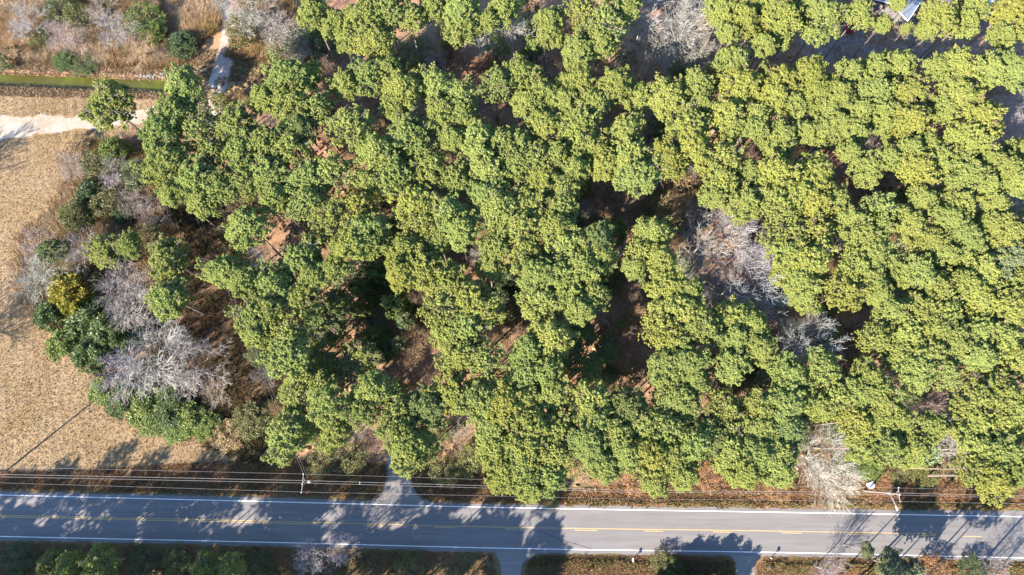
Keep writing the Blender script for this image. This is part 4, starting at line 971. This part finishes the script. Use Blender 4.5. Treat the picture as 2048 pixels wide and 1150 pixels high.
# ------------------------------------------------------------------ utility poles, wires, light
PH = 11.5
def top_of(px, py): return at(px, py, PH-0.5)
def pole(top, label, arm_px=None, transformer=False, light=False, seg=None):
    h = PH
    rt = empty('utility_pole', (top.x, top.y, 0), label, 'utility pole', 'utility poles')
    m = MB(); m.tube([(0, 0, 0), (0, 0, h*0.5), (0, 0, h)], [0.17, 0.145, 0.11], 10); m.build('shaft', M['wood_pole'], rt)
    if arm_px:
        a, b = top_of(*arm_px[0])-top, top_of(*arm_px[1])-top
        a.z = b.z = PH-0.55
        m = MB(); m.tube([a, b], 0.075, 6); m.build('crossarm', M['wood_pole'], rt)
        for q in (a, b, a.lerp(b, 0.55)):
            m = MB(); m.tube([q+Vector((0, 0, 0.07)), q+Vector((0, 0, 0.16)), q+Vector((0, 0, 0.22))], [0.05, 0.08, 0.04], 8); m.build('insulator', M['white'], rt)
        mid = (a+b)/2
        for q in (a.lerp(b, 0.2), a.lerp(b, 0.8)):
            m = MB(); m.tube([q, Vector((0, 0, PH-1.4))], 0.025, 5); m.build('brace', M['metal'], rt)
    if transformer:
        m = MB(); c = Vector((0.42, 0.05, h-2.6)); m.tube([c, c+Vector((0, 0, 0.08)), c+Vector((0, 0, 0.85)), c+Vector((0, 0, 0.95))], [0.2, 0.26, 0.26, 0.12], 12); t = m.build('transformer', M['grey'], rt)
        m = MB(); m.tube([c+Vector((0.05, 0.1, 0.9)), c+Vector((0.05, 0.1, 1.2))], 0.04, 6); m.build('bushing', M['white'], t)
    return rt
t1 = top_of(608, 964)
pole(t1, 'utility pole with crossarm and transformer on the left verge', ((607, 948), (603, 985)), transformer=True)
t0 = top_of(-88, 944)
pole(t0, 'utility pole at the left edge beside the field', ((-86, 930), (-90, 962)))
t2 = top_of(1797, 988)
p2 = pole(t2, 'utility pole on the right verge carrying the street light', ((1797, 975), (1800, 1003)))
# street light arm on the right pole
rt = empty('street_light', (t2.x, t2.y, 8.2), 'street light on a long curved arm over the right lane edge', 'street light')
e = at(1792, 1017, 8.8); s0 = Vector((t2.x, t2.y, 8.2)); dv_ = e-s0
m = MB(); m.tube([(0, 0, 0), dv_*0.35+Vector((0, 0, 0.35)), dv_*0.85+Vector((0, 0, 0.35))], 0.05, 8); m.build('arm', M['metal'], rt)
m = MB(); q = dv_*0.85+Vector((0, 0, 0.3)); q2 = dv_*1.12+Vector((0, 0, 0.25))
m.tube([q, q.lerp(q2, 0.3), q.lerp(q2, 0.8), q2], [0.06, 0.12, 0.12, 0.07], 10); m.build('lamp_head', M['white'], rt)
m = MB(); m.tube([(0, 0, -0.3), (0, 0, 0.3)], 0.19, 10); m.build('bracket', M['metal'], rt)
def wire(P, label, r=0.011, sag=0.8, group='overhead wires along the road'):
    pts = []
    for i in range(len(P)-1):
        a, b = P[i], P[i+1]; n = 14
        for k in range(n+(i == len(P)-2)):
            t = k/n; p = a.lerp(b, t); p.z -= sag*4*t*(1-t); pts.append(p)
    m = MB(); m.tube(pts, r, 5); o = m.build('power_line', M['wire']); tag(o, label, 'power line', group); return o
def wp(px, py, z=None): return at(px, py, PH-0.35 if z is None else z)
WY = {'top': [(-600, 918), (-86, 932), (607, 948), (1250, 968), (1797, 976), (2500, 992)],
      'bot': [(-600, 955), (-90, 963), (603, 984), (1250, 998), (1800, 1003), (2500, 1018)],
      'mid': [(-600, 935), (-88, 947), (606, 961), (1250, 980), (1797, 986), (2500, 1003)],
      'mid2': [(-600, 942), (-88, 952), (606, 966), (1250, 984), (1797, 990), (2500, 1008)]}
wire([wp(*p) for p in WY['top']], 'uppermost overhead wire along the verge', sag=0.5)
wire([wp(*p) for p in WY['bot']], 'lowest overhead wire, nearest the road', sag=0.5)
wire([wp(*p, 9.0) for p in WY['mid']], 'upper of the two close middle overhead wires', 0.020, sag=0.6)
wire([wp(*p, 8.2) for p in WY['mid2']], 'lower of the two close middle overhead wires', 0.018, sag=0.6)
far = at(330, 300, 10)
wire([wp(607, 948), at(330, 290, 10)], 'left of the two wires crossing the wood to the pole', 0.008, 0.6, 'wires through the wood')
wire([wp(616, 958), at(338, 290, 10)], 'right of the two wires crossing the wood to the pole', 0.008, 0.6, 'wires through the wood')
if 0: wire([wp(616, 970, 9), at(690, 1180, 8)], 'thin service wire crossing the road from the crossarm pole', 0.008, 0.4, 'service wires')
if 0: wire([wp(622, 968, 9), at(705, 1180, 8)], 'second thin service wire crossing the road beside the first', 0.008, 0.4, 'service wires')
rt = empty('utility_pole', (far.x, far.y, 0), 'utility pole hidden among the upper left pines', 'utility pole', 'utility poles')
m = MB(); m.tube([(0, 0, 0), (0, 0, 5), (0, 0, 10)], [0.16, 0.14, 0.11], 8); m.build('shaft', M['wood_pole'], rt)
m = MB(); m.tube([(-0.8, 0, 9.8), (0.8, 0, 9.8)], 0.06, 6); m.build('crossarm', M['wood_pole'], rt)

# ------------------------------------------------------------------ roadside objects
def mailbox(px, py, label, kind=0):
    p = at(px, py); rt = empty('mailbox', p, label, 'mailbox', 'mailboxes south of the road', rz=0.0)
    m = MB(); m.box((0, 0, 0.55), (0.10, 0.10, 1.1)); m.build('post', M['white'], rt)
    m = MB(); m.box((0, 0.12, 1.02), (0.09, 0.42, 0.08)); m.build('bracket', M['white'], rt)
    L = 0.56; r = 0.115; V = []; F = []; prof = [(-r, 0), (-r, 0.14)]+[(r*math.cos(t), 0.14+r*math.sin(t)) for t in np.linspace(math.pi, 0, 9)[1:-1]]+[(r, 0.14), (r, 0)]
    n = len(prof)
    for yy in (-L/2, L/2): V += [(a, 0.1+yy, 1.065+z) for a, z in prof]
    for i in range(n): F.append((i, (i+1) % n, n+(i+1) % n, n+i))
    F.append(tuple(range(n))[::-1]); F.append(tuple(range(n, 2*n)))
    me = bpy.data.meshes.new('box'); me.from_pydata(V, [], F); me.materials.append(M['white'] if kind == 0 else M['black']); link('box', me, rt)
    m = MB(); m.box((0.125, 0.0, 1.28), (0.015, 0.05, 0.2)); m.box((0.125, 0.03, 1.36), (0.015, 0.1, 0.05)); m.build('flag', M['red'], rt)
    m = MB(); m.box((0, 0.1+L/2+0.012, 1.16), (0.2, 0.015, 0.18)); m.build('door', M['metal'], rt)
    return rt
mailbox(1264, 1119, 'white mailbox on a post south of the road beside the olive grass')
mailbox(1541, 1116, 'dark mailbox on a white post right of the curved driveway', 1)
p = at(1122, 1192); rt = empty('sign_post', p, 'thin post south of the frame casting a line of shade', 'post')
m = MB(); m.tube([(0, 0, 0), (0, 0, 4.6)], 0.06, 8); m.build('shaft', M['wood_pole'], rt); m = MB(); m.box((0, 0, 4.45), (0.4, 0.04, 0.3)); m.build('plate', M['metal'], rt)
# black and white small marker in the grass near the right driveway
p = at(1541, 1134); rt = empty('utility_box', p, 'small dark utility box in the grass by the right mailbox', 'utility box')
m = MB(); m.box((0, 0, 0.3), (0.55, 0.45, 0.6), taper=0.94); m.build('cabinet', M['grey'], rt, bevel=0.02)
m = MB(); m.box((0, 0, 0.635), (0.6, 0.5, 0.06)); m.build('lid', M['black'], rt)
# white roadside box
p = at(1738, 970); rt = empty('white_tank', p, 'white rounded tank with a grey panel standing on the right verge', 'tank', rz=R(12))
m = MB(); m.tube([(0, 0, 0), (0, 0, 0.15), (0, 0, 0.85), (0, 0, 1.0), (0, 0, 1.06)], [0.5, 0.54, 0.54, 0.46, 0.2], 20); m.build('body', M['white'], rt)
m = MB(); m.box((0.22, 0.42, 0.86), (0.42, 0.40, 0.42), rz=0.2); m.build('panel', M['grey'], rt, bevel=0.03)
m = MB(); m.tube([(-0.1, -0.1, 1.05), (-0.1, -0.1, 1.12)], 0.14, 12); m.build('cap', M['white'], rt)
# guy post near pole
p = at(722, 966); rt = empty('marker_post', p, 'small white marker post in the shaded verge', 'marker post')
m = MB(); m.tube([(0, 0, 0), (0, 0, 1.1)], 0.06, 8); m.build('shaft', M['white'], rt); m = MB(); m.box((0, 0, 1.0), (0.14, 0.5, 0.25)); m.build('plate', M['white'], rt)

# ------------------------------------------------------------------ house, shed and red truck at the top right
def house(corner, L, W, H, RH, rz, label, roof_mat):
    """corner: place of the nearest eave corner; local x along the eave, y away"""
    rt = empty('house', corner, label, 'house', rz=rz)
    m = MB()
    m.box((L/2, 0.09+0.4, H/2), (L-0.8, 0.18, H)); m.box((L/2, W-0.49, H/2), (L-0.8, 0.18, H))
    m.box((0.49, W/2, H/2), (0.18, W-1.16, H)); m.box((L-0.49, W/2, H/2), (0.18, W-1.16, H)); m.build('wall', M['wall'], rt)
    for sgn, nm in ((0, 'roof'), (1, 'roof')):
        m = MB(); y0 = 0 if sgn == 0 else W; ym = W/2
        a, b, c, d = Vector((0, y0, H)), Vector((L, y0, H)), Vector((L, ym, H+RH)), Vector((0, ym, H+RH))
        t = Vector((0, 0, 0.14)); n = len(m.v); m.v += [tuple(v) for v in (a, b, c, d, a+t, b+t, c+t, d+t)]
        for q in ((3, 2, 1, 0), (4, 5, 6, 7), (0, 1, 5, 4), (1, 2, 6, 5), (2, 3, 7, 6), (3, 0, 4, 7)): m.f.append(tuple(n+i for i in q))
        ro = m.build(nm, roof_mat, rt)
        k = int(L/0.6)
        ms = MB()
        for i in range(k+1):
            x = 0.05+i*(L-0.1)/k; s1 = Vector((x, y0, H+0.17)); s2 = Vector((x, ym, H+RH+0.17)); ms.tube([s1, s2], 0.03, 4)
        so = ms.build('seam', roof_mat, ro)
    m = MB(); m.tube([(0, W/2, H+RH+0.17), (L, W/2, H+RH+0.17)], 0.09, 6); m.build('ridge_cap', M['white'], rt)
    m = MB(); m.box((L/2, -0.06, H+0.02), (L, 0.12, 0.14)); m.build('gutter', M['white'], rt)
    m = MB(); m.box((-0.03, W/4, H+RH/2+0.05), (0.0, 0.0, 0.0)); 
    g = Vector((0, 0, H+0.02)); 
    m = MB(); m.tube([(-0.04, 0, H+0.08), (-0.04, W/2, H+RH+0.08), (-0.04, W, H+0.08)], 0.09, 5); m.build('verge_board', M['white'], rt)
    for x in (L*0.25, L*0.65):
        m = MB(); m.box((x, 0.37, 1.5), (1.1, 0.06, 1.2)); w = m.build('window', M['white'], rt); m = MB(); m.box((x, 0.325, 1.5), (0.95, 0.03, 1.05)); m.build('pane', M['glass'], w)
    m = MB(); m.box((L*0.45, 0.37, 1.05), (0.95, 0.06, 2.1)); m.build('door', M['grey'], rt)
    return rt
c = at(1815, 42, 2.9); c.z = 0
house(c, 14, 9, 2.9, 1.6, R(54), 'house with blue grey roof half hidden by pines', M['roof_blue'])
c = at(1962, 28, 2.6); c.z = 0
house(c, 5, 4, 2.6, 0.9, R(8), 'small shed with pale roof behind the yellow pines', M['roof_pale'])
p = at(1704, 50); rt = empty('red_truck', p, 'red pickup truck mostly hidden under the pines beside the yard', 'truck', rz=R(55))
m = MB(); m.box((0, 0, 0.75), (4.9, 1.85, 0.6), taper=0.96); m.build('body', M['red'], rt, bevel=0.06)
m = MB(); m.box((0.3, 0, 1.35), (1.7, 1.6, 0.62), taper=0.82); m.build('cab', M['red'], rt, bevel=0.06)
m = MB(); m.box((1.12, 0, 1.33), (0.1, 1.35, 0.42)); m.build('windscreen', M['glass'], rt)
m = MB(); m.box((-1.55, 0, 1.07), (1.5, 1.45, 0.05)); m.build('bed', M['black'], rt)
for x in (-1.5, 1.5):
    for y in (-0.86, 0.86):
        m = MB(); m.tube([(x, y-0.11, 0.36), (x, y+0.11, 0.36)], 0.36, 14); w = m.build('wheel', M['black'], rt)
for y in (-0.65, 0.65):
    m = MB(); m.box((2.42, y, 0.85), (0.08, 0.32, 0.16)); m.build('headlight', M['white'], rt)

# ------------------------------------------------------------------ fallen stems
def log(a, b, r, label):
    A, B = at(*a), at(*b); d = B-A; rt = empty('fallen_log', A, label, 'log', 'fallen stems in the wood')
    m = MB(); m.tube([(0, 0, r), d*0.5+Vector((0, 0, r+0.15)), d+Vector((0, 0, r+0.1))], [r, r*0.85, r*0.55], 8); m.build('stem', M['pale_wood'], rt)
    m = MB()
    for k in range(4):
        q = d*(0.5+0.12*k)+Vector((0, 0, r)); m.tube([q, q+Vector((random.uniform(-1, 1), random.uniform(-1, 1), random.uniform(0.2, 1.0)))], [0.05, 0.02], 5)
    m.build('snapped_branch', M['pale_wood'], rt)
M['pale_wood'] = plain('pale_dead_wood', (0.40, 0.35, 0.31), 0.9, 0.1, 0, 0.2)
log((1595, 322), (1676, 283), 0.22, 'pale fallen stem in the gap of the upper right pines')
log((1240, 745), (1215, 640), 0.12, 'thin fallen stem left of the brown twiggy tree')
log((700, 640), (780, 590), 0.12, 'thin fallen stem at the top of the striped opening')
log((1190, 425), (1290, 395), 0.12, 'thin fallen stem on the brown slope')
log((1357, 702), (1437, 686), 0.2, 'grey fallen stem below the yellow pine group')
